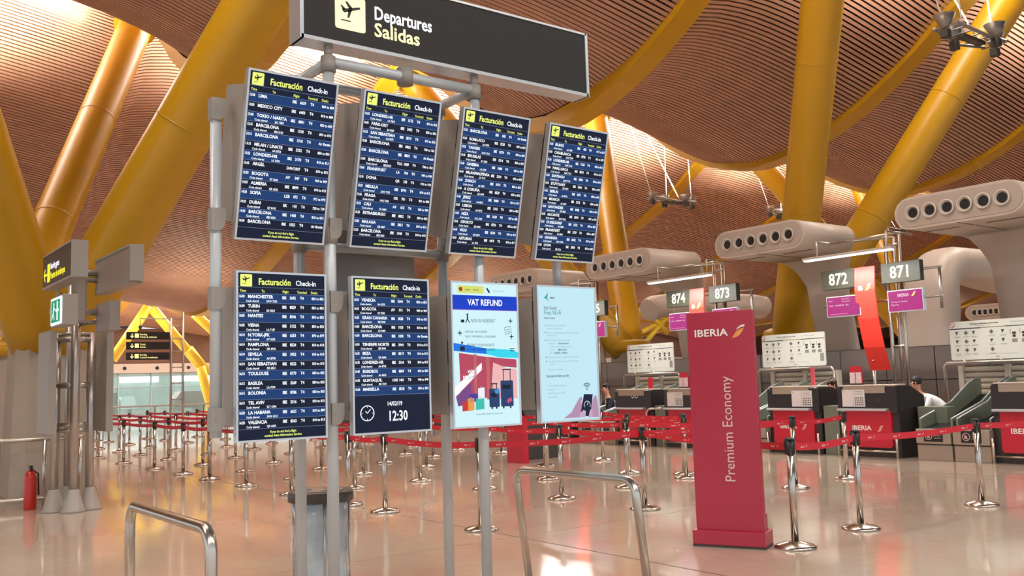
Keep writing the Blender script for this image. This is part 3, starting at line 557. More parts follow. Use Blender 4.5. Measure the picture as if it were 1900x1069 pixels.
# ------------------------------------------------------------------ desks
DF = 16.02
def leafset(P, a, b, s, par, wm_=None, om=None, name='leaf'):
    w_, o_ = MB(), MB(); leaf(P, w_, o_, a, b, s)
    w_.build(name+'_tip', wm_ or mat('print_white', 'F0ECE8', .5), par, weld=False); o_.build(name+'_body', om or mat('print_orange', 'E89A50', .5), par, weld=False)
PW_ = mat('print_white', 'F0ECE8', .5)
def desk(Y1, label, notice=True, w=1.24, hw=.0):
    Y0 = Y1-w; t = thing('check_in_desk', label, 'desk', (DF+.5, (Y0+Y1)/2, 0), 'black and red check-in desks')
    MB().box(DF+.1, DF+.95, Y0+.03, Y1-.03, 0, .88).build('plinth', darkgrey, t)
    MB().box(DF+.04, DF+.16, Y0, Y1, .82, 1.3).build('front_fascia', deskblack, t, .012)
    s_ = MB(); s_.prism([(DF+.1, 0), (DF+.1, 1.32), (DF+.5, 1.32), (DF+.98, 1.12), (DF+.98, .78), (DF+.55, .55), (DF+.55, 0)], 1, Y0-.005, Y0+.035); s_.build('side_panel', deskblack, t)
    s_ = MB(); s_.prism([(DF+.1, 0), (DF+.1, 1.32), (DF+.5, 1.32), (DF+.98, 1.12), (DF+.98, .78), (DF+.55, .55), (DF+.55, 0)], 1, Y1-.035, Y1+.005); s_.build('side_panel', deskblack, t)
    MB().box(DF+.02, DF+.42, Y0+.02, Y1-.06, 1.325, 1.35).build('counter_top', beige, t, .008)
    MB().box(DF+.025, DF+.06, Y0+.22, Y1-.14, 1.19, 1.325).build('grey_inset', deskbeige, t, .01)
    MB().box(DF-.08, DF+.06, Y0+.16, Y1-.05, .865, .91).build('bag_shelf', frame_al, t, .01)
    m = MB(); m.prism([(Y0+.13, .86)]+[(Y0+.13+.06-.06*math.cos(a), .18-.06*math.sin(a)+.06) for a in (0, .5, 1, PI/2)]+[(Y1-.19+.06*math.sin(a), .24-.06*math.cos(a)) for a in (0, .5, 1, PI/2)]+[(Y1-.13, .86)], 0, DF+.03, DF+.1)
    rp = m.build('red_front', red, t)
    P = Plane((DF+.03, Y1-.13, .86), (0, -1, 0), (0, 0, 1)); m = MB(); P.text(m, 'IBERIA', .16, .36, .085, .018, 1.15); m.build('lettering', PW_, rp, weld=False)
    tag(rp.children[-1] if rp.children else rp, kind='stuff'); leafset(P, .69, .27, .12, rp, om=mat('print_pale_red', 'E0A090', .5))
    MB().tube([(DF-.03, Y1-.02, .12), (DF-.03, Y0+.02, .12)], .018, 10).build('foot_rail', steel, t)
    for y in (Y1-.01, Y0+.01): MB().tube([(DF-.03, y, 0), (DF-.03, y, .42)], .024, 10).build('foot_post', steel, t)
    m = MB().box(DF+.03, DF+.042, Y0+.3, Y0+.41, 1.04, 1.09).build('plate', darkgrey, t)
    if notice:
        yy = Y1-.12 if notice == 'l' else Y0+.62
        nb = MB().box(DF+.02, DF+.035, yy-.48, yy, .94, 1.26).build('notice_sheet', mat('paper', 'D9D2D2', .6), t)
        P = Plane((DF+.02, yy, 1.26), (0, -1, 0), (0, 0, 1)); k = MB(); P.rect(k, .238, .01, .241, .31); P.rect(k, .02, .03, .07, .038)
        for r_ in range(4):
            for c0 in range(5): P.rect(k, .27+c0*.04, .14+r_*.042, .27+c0*.04+.022, .14+r_*.042+.026)
        for r_ in range(3): P.rect(k, .27, .03+r_*.03, .44, .034+r_*.03)
        tag(k.build('printed_icons', bt, nb, weld=False), kind='stuff')
    return t
DN = {-1: ['black desk with its red panel cut off by the right edge', None], 0: ['red fronted desk under gate number 873, just right of the totem', 'red fronted desk under gate numbers 871 and 872'],
      1: ['desk with round white stickers left of the totem', 'desk partly hidden behind the left edge of the totem'], 2: ['far desk seen under the blue Wi-Fi monitor, first of two', 'far desk seen under the blue Wi-Fi monitor, second of two']}
for j, (a, b) in DN.items():
    desk(12.6+S(j), a, False if j in (1, -1) else 'r')
    if b: desk(10.93+S(j), b, 'l' if j == 0 else 'l')
P = Plane((DF+.038, 12.6+S(1), 1.3), (0, -1, 0), (0, 0, 1)); m = MB(); P.ring(m, .64, .12, .05, .018, .004); P.ring(m, .76, .12, .05, .018, .004)
d_ = [o for o in bpy.data.objects if o.name.startswith('check_in_desk') and 'stickers' in o.get('label', '')][0]; tag(m.build('sticker_pair', PW_, d_, weld=False), kind='stuff')
# low grey green cabinets between the desks
for j, (lb) in {0: 'low grey green cabinet between the desks of 872 and 873', 1: 'low grey cabinet between the two desks left of the totem'}.items():
    tag(MB().box(DF+.12, DF+.9, 10.98+S(j), 11.32+S(j), 0, .95).build('low_cabinet', deskgreen, None, .01), lb, 'cabinet')
tag(MB().box(DF+.6, DF+.9, 9.05, 9.62, .45, .92).build('low_cabinet', deskgreen, None, .01), 'grey green scale cabinet beside the seated clerk in white', 'cabinet')
# baggage conveyors
def conveyor(Y1, Y0, label):
    t = thing('baggage_conveyor', label, 'conveyor', (DF+1, (Y0+Y1)/2, 0), 'baggage conveyors between the desks')
    MB().box(DF, DF+.35, Y0, Y1, 0, .27).build('lower_box', deskbeige, t, .008); m = MB().box(DF-.03, DF+.35, Y0, Y1, .29, .55).build('front_box', deskbeige, t, .01)
    MB().box(DF+.02, DF+.4, Y0+.02, Y1-.02, .255, .3).build('shadow_gap', darkgrey, t)
    P = Plane((DF-.03, Y1-.18, .52), (0, -1, 0), (0, 0, 1)); pl = MB().box(DF-.035, DF-.031, Y1-.5, Y1-.15, .33, .53).build('warning_label', black, m)
    k = MB(); P = Plane((DF-.035, Y1-.15, .53), (0, -1, 0), (0, 0, 1)); P.ring(k, .09, .1, .07, .012, .002); P.poly(k, [(.06, .06), (.1, .08), (.12, .14), (.06, .13)], .002)
    for b in (.05, .09, .13): P.rect(k, .19, b, .32, b+.008)
    k.build('label_print', mat('label_ink', 'C8A8A0', .5), t, weld=False)['kind'] = 'stuff'
    for y, n_ in ((Y1-.03, 'side_guard'), (Y0+.03, 'side_guard')):
        g_ = MB(); g_.prism([(DF+.1, .5), (DF+.1, .72), (DF+1.2, .98), (DF+1.9, 1.32), (DF+2.35, 1.42), (DF+2.35, .95), (DF+1.2, .55)], 1, y-.02, y+.02); gg = g_.build(n_, deskgreen, t)
        MB().tube([(DF+.1, y, .73), (DF+1.2, y, .99), (DF+1.9, y, 1.33), (DF+2.3, y, 1.43)], .014, 8).build('trim', frame_al, gg)
    b_ = MB(); b_.prism([(DF+.1, .55), (DF+.35, .58), (DF+1.2, .72), (DF+2.3, 1.1), (DF+2.3, 1.0), (DF+.1, .4)], 1, Y0+.05, Y1-.05); b_.build('belt', black, t)
for j, nm in ((0, 'between desk 871 and the right edge desk'), (1, 'just left of the desk with stickers'.replace('left of the desk with stickers', 'right of the totem base')), (2, 'below the gap right of the Wi-Fi monitor')):
    conveyor(9.32+S(j), 8.68+S(j), 'left one of the two conveyors '+nm); conveyor(8.64+S(j), 8.0+S(j), 'right one of the two conveyors '+nm)
for j in (1, 2):
    tag(MB().tube([(DF-.1, 12.75+S(j), 0), (DF-.1, 12.75+S(j)-.0, .0), (DF-.1, 12.75+S(j), .02)], .01).build('foot_stub', steel), 'tiny steel floor stub before the %s conveyor' % ('near' if j == 1 else 'far'), 'stub') if False else None
# looped steel rail at the desk left of the totem
tag(MB().tube([(DF-.12, 16.0, 0), (DF-.12, 16.0, .8), (DF-.12, 15.93, .88), (DF-.12, 15.5, .9)], .025, 12).build('desk_rail', steel), 'bent steel rail between the two desks left of the totem', 'railing')
# leaflet stands on the counters
def leaflets(y, x, z, label):
    t = thing('leaflet_stand', label, 'stand', (x, y, z), 'red leaflet stands')
    MB().box(x, x+.02, y-.13, y+.13, z, z+.36).build('back_card', red, t); 
    for s in (-1, 1): MB().box(x-.02, x, y+s*.065-.055, y+s*.065+.055, z+.02, z+.24).build('leaflet', mat('leaflet', 'E2C8CC', .5, noise=.35, nscale=14), t)
    MB().box(x-.04, x+.03, y-.13, y+.13, z, z+.03).build('tray', darkgrey, t)
leaflets(10.6, DF+.2, 1.35, 'red leaflet stand on the desk of gate 872'); leaflets(15.05+.02, DF+.2, 1.35, 'red leaflet stand on the desk left of the totem')
tag(MB().box(DF+.3, DF+.34, 11.62, 11.7, 1.35, 1.72).build('upright_folder', mat('folder', 'C25060', .5)), 'pink red upright folder on the desk of gate 873', 'folder')
tag(MB().box(DF+.25, DF+.29, 16.15, 16.28, 1.35, 1.62).build('upright_folder', red), 'dark red upright folder on the desk with stickers', 'folder')
# ------------------------------------------------------------------ air nozzle units
def sweep(mb, path, ws, th, n=7):           # ws: (y0, y1) per path point; stadium cross-section
    m = len(path); vs = []
    for i, p in enumerate(path):
        a = path[max(i-1, 0)]; b = path[min(i+1, m-1)]; dx, dz = b[0]-a[0], b[1]-a[1]; l = math.hypot(dx, dz); nx, nz = -dz/l, dx/l
        y0, y1 = ws[i]; r = th/2
        prof = [(y1-r+r*math.cos(a_), r*math.sin(a_)) for a_ in [PI/2-PI*k/n for k in range(n+1)]] + [(y0+r+r*math.cos(a_), r*math.sin(a_)) for a_ in [-PI/2-PI*k/n for k in range(n+1)]]
        for yy, q in prof: vs.append((p[0]+nx*q, yy, p[1]+nz*q))
    N_ = 2*n+2; fs = [(i*N_+q, i*N_+(q+1) % N_, (i+1)*N_+(q+1) % N_, (i+1)*N_+q) for i in range(m-1) for q in range(N_)]
    fs += [tuple(range(N_)), tuple(range((m-1)*N_, m*N_))[::-1]]; mb.sm = True; return mb.add(vs, fs)
def arcpts(cx, cz, r, a0, a1, n=7): return [(cx+r*math.cos(math.radians(a0+(a1-a0)*k/n)), cz+r*math.sin(math.radians(a0+(a1-a0)*k/n))) for k in range(n+1)]
def nozzle_unit(Y1, Y0, label, X=17.2, z=4.66, reach=3.2):
    t = thing('air_nozzle_unit', label, 'air duct', (X+reach, (Y0+Y1)/2, 0), 'beige air nozzle ducts')
    path = [(X, z), (X+1, z), (X+reach-1.3, z)]+arcpts(X+reach-1.3, z-1.3, 1.3, 90, 20)+[(X+reach+.3, 2.0), (X+reach+.75, 0)]
    n_ = len(path); ym = (Y0+Y1)/2; ws = []
    for i in range(n_):
        q = max(0, (i-2)/(n_-5)); q = min(1, q); hw = 1.26+(.53-1.26)*q; c_ = ym+.4*q; ws.append((c_-hw if i > 0 else Y0, c_+hw if i > 0 else Y1))
    o = sweep(MB(), path, ws, .64).build('duct_body', beige, t)
    r = .27; pts = rrect(Y0+.05, Y1-.05, z-.27, z+.27, .268, 8); m = MB(); m.prism(pts, 0, X-.012, X+.01); m.build('end_face', beige_in, t)
    L_ = Y1-Y0
    for k in range(6):
        y = Y1-.40-k*(L_-.8)/5
        m = MB(); n = 18
        for (r0, x0, r1, x1) in ((.145, X-.012, .15, X-.05), (.15, X-.05, .13, X-.055), (.13, X-.055, .085, X+.03), ):
            vs = [(x0, y+r0*math.cos(2*PI*q/n), z+r0*math.sin(2*PI*q/n)) for q in range(n)]+[(x1, y+r1*math.cos(2*PI*q/n), z+r1*math.sin(2*PI*q/n)) for q in range(n)]
            m.add(vs, [(q, (q+1) % n, n+(q+1) % n, n+q) for q in range(n)])
        m.sm = True; nz = m.build('nozzle', mat('nozzle_ring', 'CFC6BC', .35), t, weld=False)
        m = MB(); m.add([(X-.02, y+.095*math.cos(2*PI*q/n), z+.095*math.sin(2*PI*q/n)) for q in range(n)], [tuple(range(n))]); m.build('opening', black, nz, weld=False)
    for a, b in ((Y1-.25, Y1-1.0), (Y0+1.0, Y0+.25)): MB().box(X+.55, X+.6, b, a, z-.327, z-.315).build('slot', black, t)
    MB().box(X, X+reach-1.3, (Y0+Y1)/2-.012, (Y0+Y1)/2+.012, z-.326, z-.318).build('seam', darkgrey, t)
    return t
U = 'beige duct with six air nozzles, '
nozzle_unit(10.14, 7.62, U+'nearest and highest at the right edge'); nozzle_unit(14.78, 12.26, U+'in front of the thick yellow pylon arms')
nozzle_unit(19.42, 16.9, U+'over the red totem, right of the last monitor'); nozzle_unit(24.06, 21.54, U+'behind the Wi-Fi monitor, farthest of the row')
nozzle_unit(19.6, 17.7, U+'small and far, seen under the arch at the right', X=38, z=3.85, reach=2.5)
def arch_unit(Y1, Y0, label):
    t = thing('air_duct_arch', label, 'air duct', (20.3, (Y0+Y1)/2, 0), 'plain beige air duct arches')
    path = [(20.1, 0), (20.3, 1.6), (20.6, 3.0)]+arcpts(21.35, 3.3, .75, 172, 95, 7)+[(22.2, 4.06), (24.5, 4.0), (26.3, 3.96)]
    ws = [(Y0, Y1+.45), (Y0, Y1+.2), (Y0, Y1)]+[(Y0, Y1-.02*k) for k in range(8)]+[(Y0, Y1), (Y0-.1, Y1+.5), (Y0-.1, Y1+.8)]
    sweep(MB(), path, ws, .78).build('duct_body', beige, t)
    s = MB(); s.box(19.72, 19.75, Y0+.6, Y0+.62, 0.1, 1.6); s.build('seam', darkgrey, t)
arch_unit(12.0, 10.75, 'plain beige duct arch to the right of the number 871')
t = thing('air_duct_arch', 'plain beige duct arm with rounded end, passing behind the numbers 874 and 873', 'air duct', (24.0, 20.8, 0), 'plain beige air duct arches')
sweep(MB(), [(20.9, 3.7), (21.2, 3.82), (23, 3.95), (25.6, 3.97), (26.2, 3.93), (26.4, 3.88)], [(20.35, 21.1), (20.15, 21.25), (20.1, 21.3), (20.1, 21.3), (20.15, 21.25), (20.35, 21.1)], .72).build('duct_arm', beige, t)
sweep(MB(), [(24.0, 0), (24.0, 1.8), (24.0, 3.7)], [(20.1, 21.3)]*3, .8).build('duct_leg', beige, t)
# ------------------------------------------------------------------ gate masts, number signs, flight displays, banners, tube lights
num_y = glow('number_light', 'FFFBE0', 1.7); tube_m = glow('tube_light', 'F4FAFF', 5.0); mag = glow('magenta_screen', 'BE2C86', .95); magw = glow('magenta_text', 'F6D8EA', 1.0); numface = mat('number_face', '36362A', .5)
GN = {'872': 'gate number 872 sign, left of the largest curved red banner', '871': 'gate number 871 sign, rightmost of all the number signs', '874': 'gate number 874 sign, above the left corner of the totem',
 '873': 'gate number 873 sign, above the right corner of the totem', '876': 'gate number sign hidden behind the Wi-Fi monitor', '875': 'gate number 875 sign, cut off by the right edge of the Wi-Fi monitor'}
GD = {'872': 'magenta flight display, wide lettering, left of the largest curved red banner', '871': 'magenta display with a white tail emblem at the far right', '874': 'magenta display sticking out at the upper left corner of the totem',
 '873': 'magenta display peeping over the top edge of the totem', '876': 'magenta display hidden behind the Wi-Fi monitor', '875': 'magenta display cut off beside the Wi-Fi monitor'}
GB = ['largest curved red banner, at the right between two number signs', 'curved red banner top showing over the red totem', 'curved red banner hidden behind the Wi-Fi monitor']
GM = ['steel tube sign mast right of the largest curved red banner', 'steel tube sign mast behind the top of the totem', 'steel tube sign mast right beside the Wi-Fi monitor']
GT = ['long white tube light above the largest red banner, nearest complete one', 'white tube light above the top of the red totem', 'white tube light hidden behind the Wi-Fi monitor']
def gate(j, nums, labels):
    X = 17.9; y0 = 10.6+S(j)
    t = thing('sign_mast', GM[j], 'mast', (X, y0, 0), 'steel sign masts over the desks')
    for x, y in ((X, y0+.2), (X, y0-.1), (X+.3, y0+.2), (X+.16, y0+.75)): 
        MB().tube([(x, y, 0), (x, y, 4.4 if y < y0+.5 else 2.3)], .038, 12).build('mast_pole', steel, t)
    for z in (2.1, 3.0, 3.6, 4.2): MB().tube([(X, y0-.1, z), (X, y0+.2, z), ], .028, 8).build('tie', steel, t)
    for z in (3.62, 3.05): MB().tube([(X-.06, y0+1.75, z), (X-.06, y0-1.0, z)], .025, 8).build('arm_rail', steel, t)
    MB().tube([(X-.06, y0-.95, 3.62), (X-.06, y0-.95, 2.8)], .03, 8).build('arm_rail', steel, t)
    for y in (y0+1.2, y0-.4): MB().tube([(X, y0 if abs(y-y0) > .5 else y, 4.35), (X-.5, y, 4.35), (16.95, y, 4.35), (16.95, y, 4.03)], .022, 8).build('light_arm', steel, t)
    MB().tube([(X-.5, y0+1.2, 4.35), (X-.5, y0-.4, 4.35)], .022, 8).build('light_arm', steel, t)
    lt = thing('tube_light', GT[j], 'lamp', (16.9, y0+.5, 3.95), 'tube lights over the desks')
    MB().box(16.83, 16.99, y0-.55, y0+1.5, 3.98, 4.03).build('fixture', beige, lt); MB().box(16.86, 16.96, y0-.53, y0+1.48, 3.955, 3.98).build('tube', tube_m, lt)
    for (ya, yb, zc_, s_) in ((12.23, 11.39, 3.6, nums.split()[0]), (10.80, 9.95, 3.6, nums.split()[1])):
        ya += S(j); yb += S(j)
        g_ = thing('gate_number_sign', GN[s_], 'sign', (17.7, (ya+yb)/2, 3.38), None)
        b = MB().box(17.66, 17.8, yb, ya, 3.385, 3.8).build('box', numface, g_, .006)
        P = Plane((17.66, ya, 3.8), (0, -1, 0), (0, 0, 1)); m = MB(); P.text(m, s_, (ya-yb)/2, .32, .235, .018, .9, 'c'); tag(m.build('number', num_y, b, weld=False), kind='stuff')
    for (ya, yb, kind) in ((12.08, 11.27, 0), (10.64, 9.88, 1)):
        ya += S(j); yb += S(j)
        g_ = thing('gate_display', GD[nums.split()[kind]], 'screen', (17.6, (ya+yb)/2, 2.77), None)
        b = MB().box(17.58, 17.68, yb, ya, 2.78, 3.22).build('display_body', frame_al, g_); sc_ = MB().box(17.572, 17.58, yb+.02, ya-.02, 2.8, 3.2).build('magenta_screen', mag, g_)
        P = Plane((17.572, ya-.02, 3.2), (0, -1, 0), (0, 0, 1)); m = MB(); 
        if kind: P.text(m, 'IBERIA', .2, .12, .06, .018, 1.0); P.text(m, 'Entrega de equipaje', .06, .23, .03, 0, 1); P.text(m, 'Bag drop', .06, .29, .03, 0, 1); w_, o_ = m, MB(); leaf(P, w_, o_, .5, .03, .1); tag(o_.build('leaf', mat('print_orange', 'E89A50'), sc_, weld=False), kind='stuff')
        else: P.text(m, 'IBERIA', .04, .09, .024, 0, 1); P.text(m, 'Facturacion', .36, .06, .026, 0, 1); P.text(m, 'Documentos', .36, .11, .026, 0, 1); P.text(m, 'VUELO   LONDRES-HR   18:30', .04, .19, .026, .018, .95); P.text(m, 'Premium Economy y Business Class', .06, .37, .02, 0, 1)
        tag(m.build('print', magw, sc_, weld=False), kind='stuff')
    # curved red hanging banner
    ya, yb = 11.36+S(j), 10.9+S(j); path = [(17.6, 3.78), (17.55, 3.3), (17.6, 2.7), (17.75, 2.1), (17.93, 1.62)]
    g_ = thing('hanging_banner', GB[j], 'banner', (17.6, (ya+yb)/2, 1.62), 'curved red banners')
    bm_ = mat('banner_red', 'E23B30', .4); m = MB(); vs = []
    for i, (x, z) in enumerate(path): vs += [(x, ya, z), (x, yb, z), (x+.03, yb, z), (x+.03, ya, z)]
    fs = [(i*4+q, i*4+(q+1) % 4, i*4+4+(q+1) % 4, i*4+4+q) for i in range(4) for q in range(4)]+[(0, 1, 2, 3), (16, 19, 18, 17)]; b = m.add(vs, fs).build('panel', bm_, g_)
    P = Plane((17.55, ya, 3.42), (0, -1, 0), (0, 0, 1)); m = MB(); P.text(m, 'IB', .08, .13, .09, .018, 1); tag(m.build('letters', PW_, b, weld=False), kind='stuff'); leafset(P, .24, .0, .15, b, om=mat('print_amber', 'F0B050', .5))
    P = Plane((17.86, ya, 1.86), (0, -1, 0), (0, 0, 1)); m = MB(); P.disc(m, .12, .0, .035, .012); m.build('badge', PW_, b, weld=False)
    lamp('AREA', (16.91, y0+.5, 3.9), 130, (1, .97, .92), shape='RECTANGLE', size=.1, size_y=2.0)
gate(0, '872 871', '872'); gate(1, '874 873', '874'); gate(2, '876 875', '876')
# ------------------------------------------------------------------ people (seated clerks)
def body(name, chain, edges, m, parent, lv=2):
    me = bpy.data.meshes.new(name); r0 = parent.location
    me.from_pydata([tuple(Vector(c[:3])-r0) for c in chain], edges, []); me.materials.append(m)
    o = bpy.data.objects.new(name, me); C.objects.link(o); o.parent = parent
    sk = o.modifiers.new('skin', 'SKIN'); sk.use_smooth_shade = True
    for i, c in enumerate(chain): me.skin_vertices[0].data[i].radius = (c[3], c[4] if len(c) > 4 else c[3])
    me.skin_vertices[0].data[0].use_root = True
    s_ = o.modifiers.new('sub', 'SUBSURF'); s_.levels = lv; s_.render_levels = lv; return o
def person(x, y, zs, top, label, hm=hair, lean=.0, turn=0, sc=1, curly=False):
    """clerk seated on a stool at (x, y), facing -X; zs = seat height"""
    t = thing('person', label, 'person', (x, y, 0), None); H = zs
    T = lambda a, b, c, *r: (x+(-a*math.cos(turn)+b*math.sin(turn)), y+(a*math.sin(turn)+b*math.cos(turn)), H+c)+r
    l = lean
    # trunk, legs, neck, head as one continuous skin
    ch = [T(0, 0, .08, .15, .13), T(.01, 0, .3, .12, .12), T(.04+l*.5, 0, .5, .15, .12), T(.03+l, 0, .62, .07), T(.06+l, 0, .7, .052), T(.1+l, 0, .79, .085, .1), T(.09+l, 0, .9, .075, .09),
          T(.06, .1, .05, .1), T(.46, .12, .06, .07), T(.48, .12, -.36, .045), T(.58, .12, -.42, .035), T(.06, -.1, .05, .1), T(.46, -.12, .06, .07), T(.48, -.12, -.36, .045), T(.58, -.12, -.42, .035)]
    body('body', ch, [(0, 1), (1, 2), (2, 3), (3, 4), (4, 5), (5, 6), (0, 7), (7, 8), (8, 9), (9, 10), (0, 11), (11, 12), (12, 13), (13, 14)], skin, t)
    ga = [T(0, 0, .06, .17, .15), T(.01, 0, .3, .14, .135), T(.04+l*.5, 0, .51, .16, .125), T(.03+l, 0, .6, .085)]
    ed = [(0, 1), (1, 2), (2, 3)]
    for s in (-1, 1):
        n = len(ga); ga += [T(.04+l*.5, s*.17, .54, .065), T(.14+l*.5, s*.23, .28, .052), T(.36+l*.3, s*.16, .2, .042)]; ed += [(2, n), (n, n+1), (n+1, n+2)]
        hs = [T(.36+l*.3, s*.16, .2, .032), T(.44+l*.3, s*.14, .195, .04, .022)]; he = [(0, 1)]
        for q in range(4):
            m_ = len(hs); oy_ = (q-1.5)*.018; ln_ = (.062, .075, .07, .055)[q]
            hs += [T(.475+l*.3, s*.14+oy_, .195, .0095), T(.475+ln_*.6+l*.3, s*.14+oy_*1.2, .19, .0085), T(.475+ln_+l*.3, s*.14+oy_*1.2, .175, .0075)]; he += [(1, m_), (m_, m_+1), (m_+1, m_+2)]
        m_ = len(hs); hs += [T(.42+l*.3, s*.14-s*.035, .19, .011), T(.455+l*.3, s*.14-s*.06, .18, .009)]; he += [(1, m_), (m_, m_+1)]
        body('hand', hs, he, skin, t, 1)
    body('jacket', ga, ed, top, t)
    hc = Vector(T(.085+l, 0, .855)[:3]); m = MB(); m.sphere(hc+Vector((.02*math.cos(turn), 0, .035)), .108, 16, (1, .92, 1.02)); 
    rnd = random.Random(3); m.v = [tuple(Vector(v)+Vector((rnd.uniform(-1, 1), rnd.uniform(-1, 1), rnd.uniform(-1, 1)))*(.02 if curly else .004)) for v in m.v]
    f = Vector(T(1, 0, 0)[:3])-Vector(T(0, 0, 0)[:3]); m.f = [q for q in m.f if not ((sum((Vector(m.v[i]) for i in q), Vector())/len(q)-hc).dot(f) > .045 and (sum((Vector(m.v[i]) for i in q), Vector())/len(q)).z < hc.z+.06)]
    if curly: m.sphere(hc+Vector((.08, 0, -.08)), .09, 12, (.9, 1, 1.5))
    m.build('hair', hm, t, weld=False)
    sd = Vector(T(0, 1, 0)[:3])-Vector(T(0, 0, 0)[:3])
    m = MB(); 
    for s in (-1, 1): m.sphere(hc+f*.092+sd*(s*.034)+Vector((0, 0, .0)), .013, 8)
    tag(m.build('eyes', mat('eye_dark', '201818'), t), kind='stuff'); MB().sphere(hc+f*.105+Vector((0, 0, -.03)), .016, 8, (1.2, .9, 1.5)).build('nose', skin, t); MB().sphere(hc+f*.094+Vector((0, 0, -.062)), .018, 8, (.5, 1.4, .35)).build('mouth', mat('lips', '9A4A44'), t)
    for s in (-1, 1): MB().sphere(hc+sd*(s*.095)-f*.005+Vector((0, 0, -.01)), .022, 8, (.7, .5, 1.4)).build('ear', skin, t)
    c = thing('office_chair', 'black swivel chair under the ' + label.split(',')[0].split(' at ')[0], 'chair', (x+.08, y, 0))
    MB().box(x-.2, x+.27, y-.24, y+.24, zs-.1, zs-.02).build('seat', black, c, .03); MB().box(x+.25, x+.32, y-.24, y+.24, zs+.02, zs+.62).build('backrest', black, c, .03)
    MB().tube([(x+.04, y, .06), (x+.04, y, zs-.1)], .03, 10).build('column', steel, c)
    for k in range(5):
        a = 2*PI*k/5; MB().tube([(x+.04, y, .09), (x+.04+.26*math.cos(a), y+.26*math.sin(a), .045)], .022, 8).build('foot', black, c)
    c.rotation_euler.z = -turn
    return t
person(17.65, 9.62, .50, shirt, 'seated clerk in a white shirt with dark hair, beside the desk of gate 871', turn=1.2, lean=.42)
person(17.4, 11.75, .48, plum, 'seated clerk with curly dark hair, between desks 873 and 872', hm=mat('curly_hair', '3A2018'), lean=.12, turn=.4, curly=True)
person(17.1, 18.55, .52, navy, 'clerk in a navy jacket at the left of the desk with stickers', turn=.3, lean=.02)
# ------------------------------------------------------------------ red totem
tx, ty = 7.0, 6.02; aw = Vector((.28, -.60, 0)).normalized(); an = Vector((-aw.y, aw.x, 0)); an = -an if an.dot(Vector((-1, -1, 0))) < 0 else an
t = thing('totem', 'tall red totem reading Premium Economy beside the front barrier post', 'sign', (tx, ty, 0))
M_ = Matrix.Translation((tx, ty, 0)) @ Matrix(((aw.x, an.x, 0, 0), (aw.y, an.y, 0, 0), (0, 0, 1, 0), (0, 0, 0, 1)))
def mbox(a0, a1, b0, b1, z0, z1): return MB().box(a0, a1, b0, b1, z0, z1, M_)
mbox(-.34, .35, -.24, .06, 0, .02).build('floor_plate', darkgrey, t); mbox(-.34, .35, -.24, .06, .02, .15).build('base', totemred, t, .006)
pn = mbox(-.315, .33, -.08, 0, .15, 2.22).build('panel', totemred, t, .004); mbox(-.31, .325, -.16, -.08, .15, .3).build('foot_block', totemred, t)
P = Plane(M_ @ Vector((-.315, .0, 2.22)), aw, (0, 0, 1)); P.n = an; m = MB(); P.text(m, 'IBERIA', .07, .235, .066, .018, 1.2); tag(m.build('brand_lettering', PW_, pn, weld=False), kind='stuff'); leafset(P, .44, .135, .13, pn)
m = MB(); text(m, 'Premium Economy', P.p(.40, 1.62, .003), Vector((0, 0, 1)), -aw, .095, 0.0, .93); tag(m.build('title_lettering', mat('title_ink', 'E2C4B8', .5), pn, weld=False), kind='stuff')
# red self-service kiosk among the barriers
t = thing('bag_drop_kiosk', 'red and black self-service kiosk standing among the barriers', 'kiosk', (11.9, 15.1, 0))
m = MB(); m.prism([(15.46, 0), (15.46, 1.3), (15.3, 1.3), (15.2, 1.0), (14.9, .85), (14.9, 0)], 0, 11.38, 11.5)
m.build('red_side', mat('kiosk_red', 'C02238', .4), t); MB().box(11.52, 12.4, 14.92, 15.44, .05, .8).build('cabinet', darkgrey, t, .01); m = MB(); m.prism([(14.9, .82), (15.44, 1.0), (15.44, 1.35), (15.3, 1.4)], 0, 11.5, 12.4); m.build('screen_head', black, t)
MB().box(11.5, 12.42, 14.9, 14.95, 0, .06).build('kick_rail', chrome, t)
P = Plane((11.37, 15.4, 1.2), (0, -1, 0), (0, 0, 1)); w_ = MB(); leaf(P, w_, w_, .0, .0, .2); tag(w_.build('tail_emblem', PW_, t, weld=False), kind='stuff')
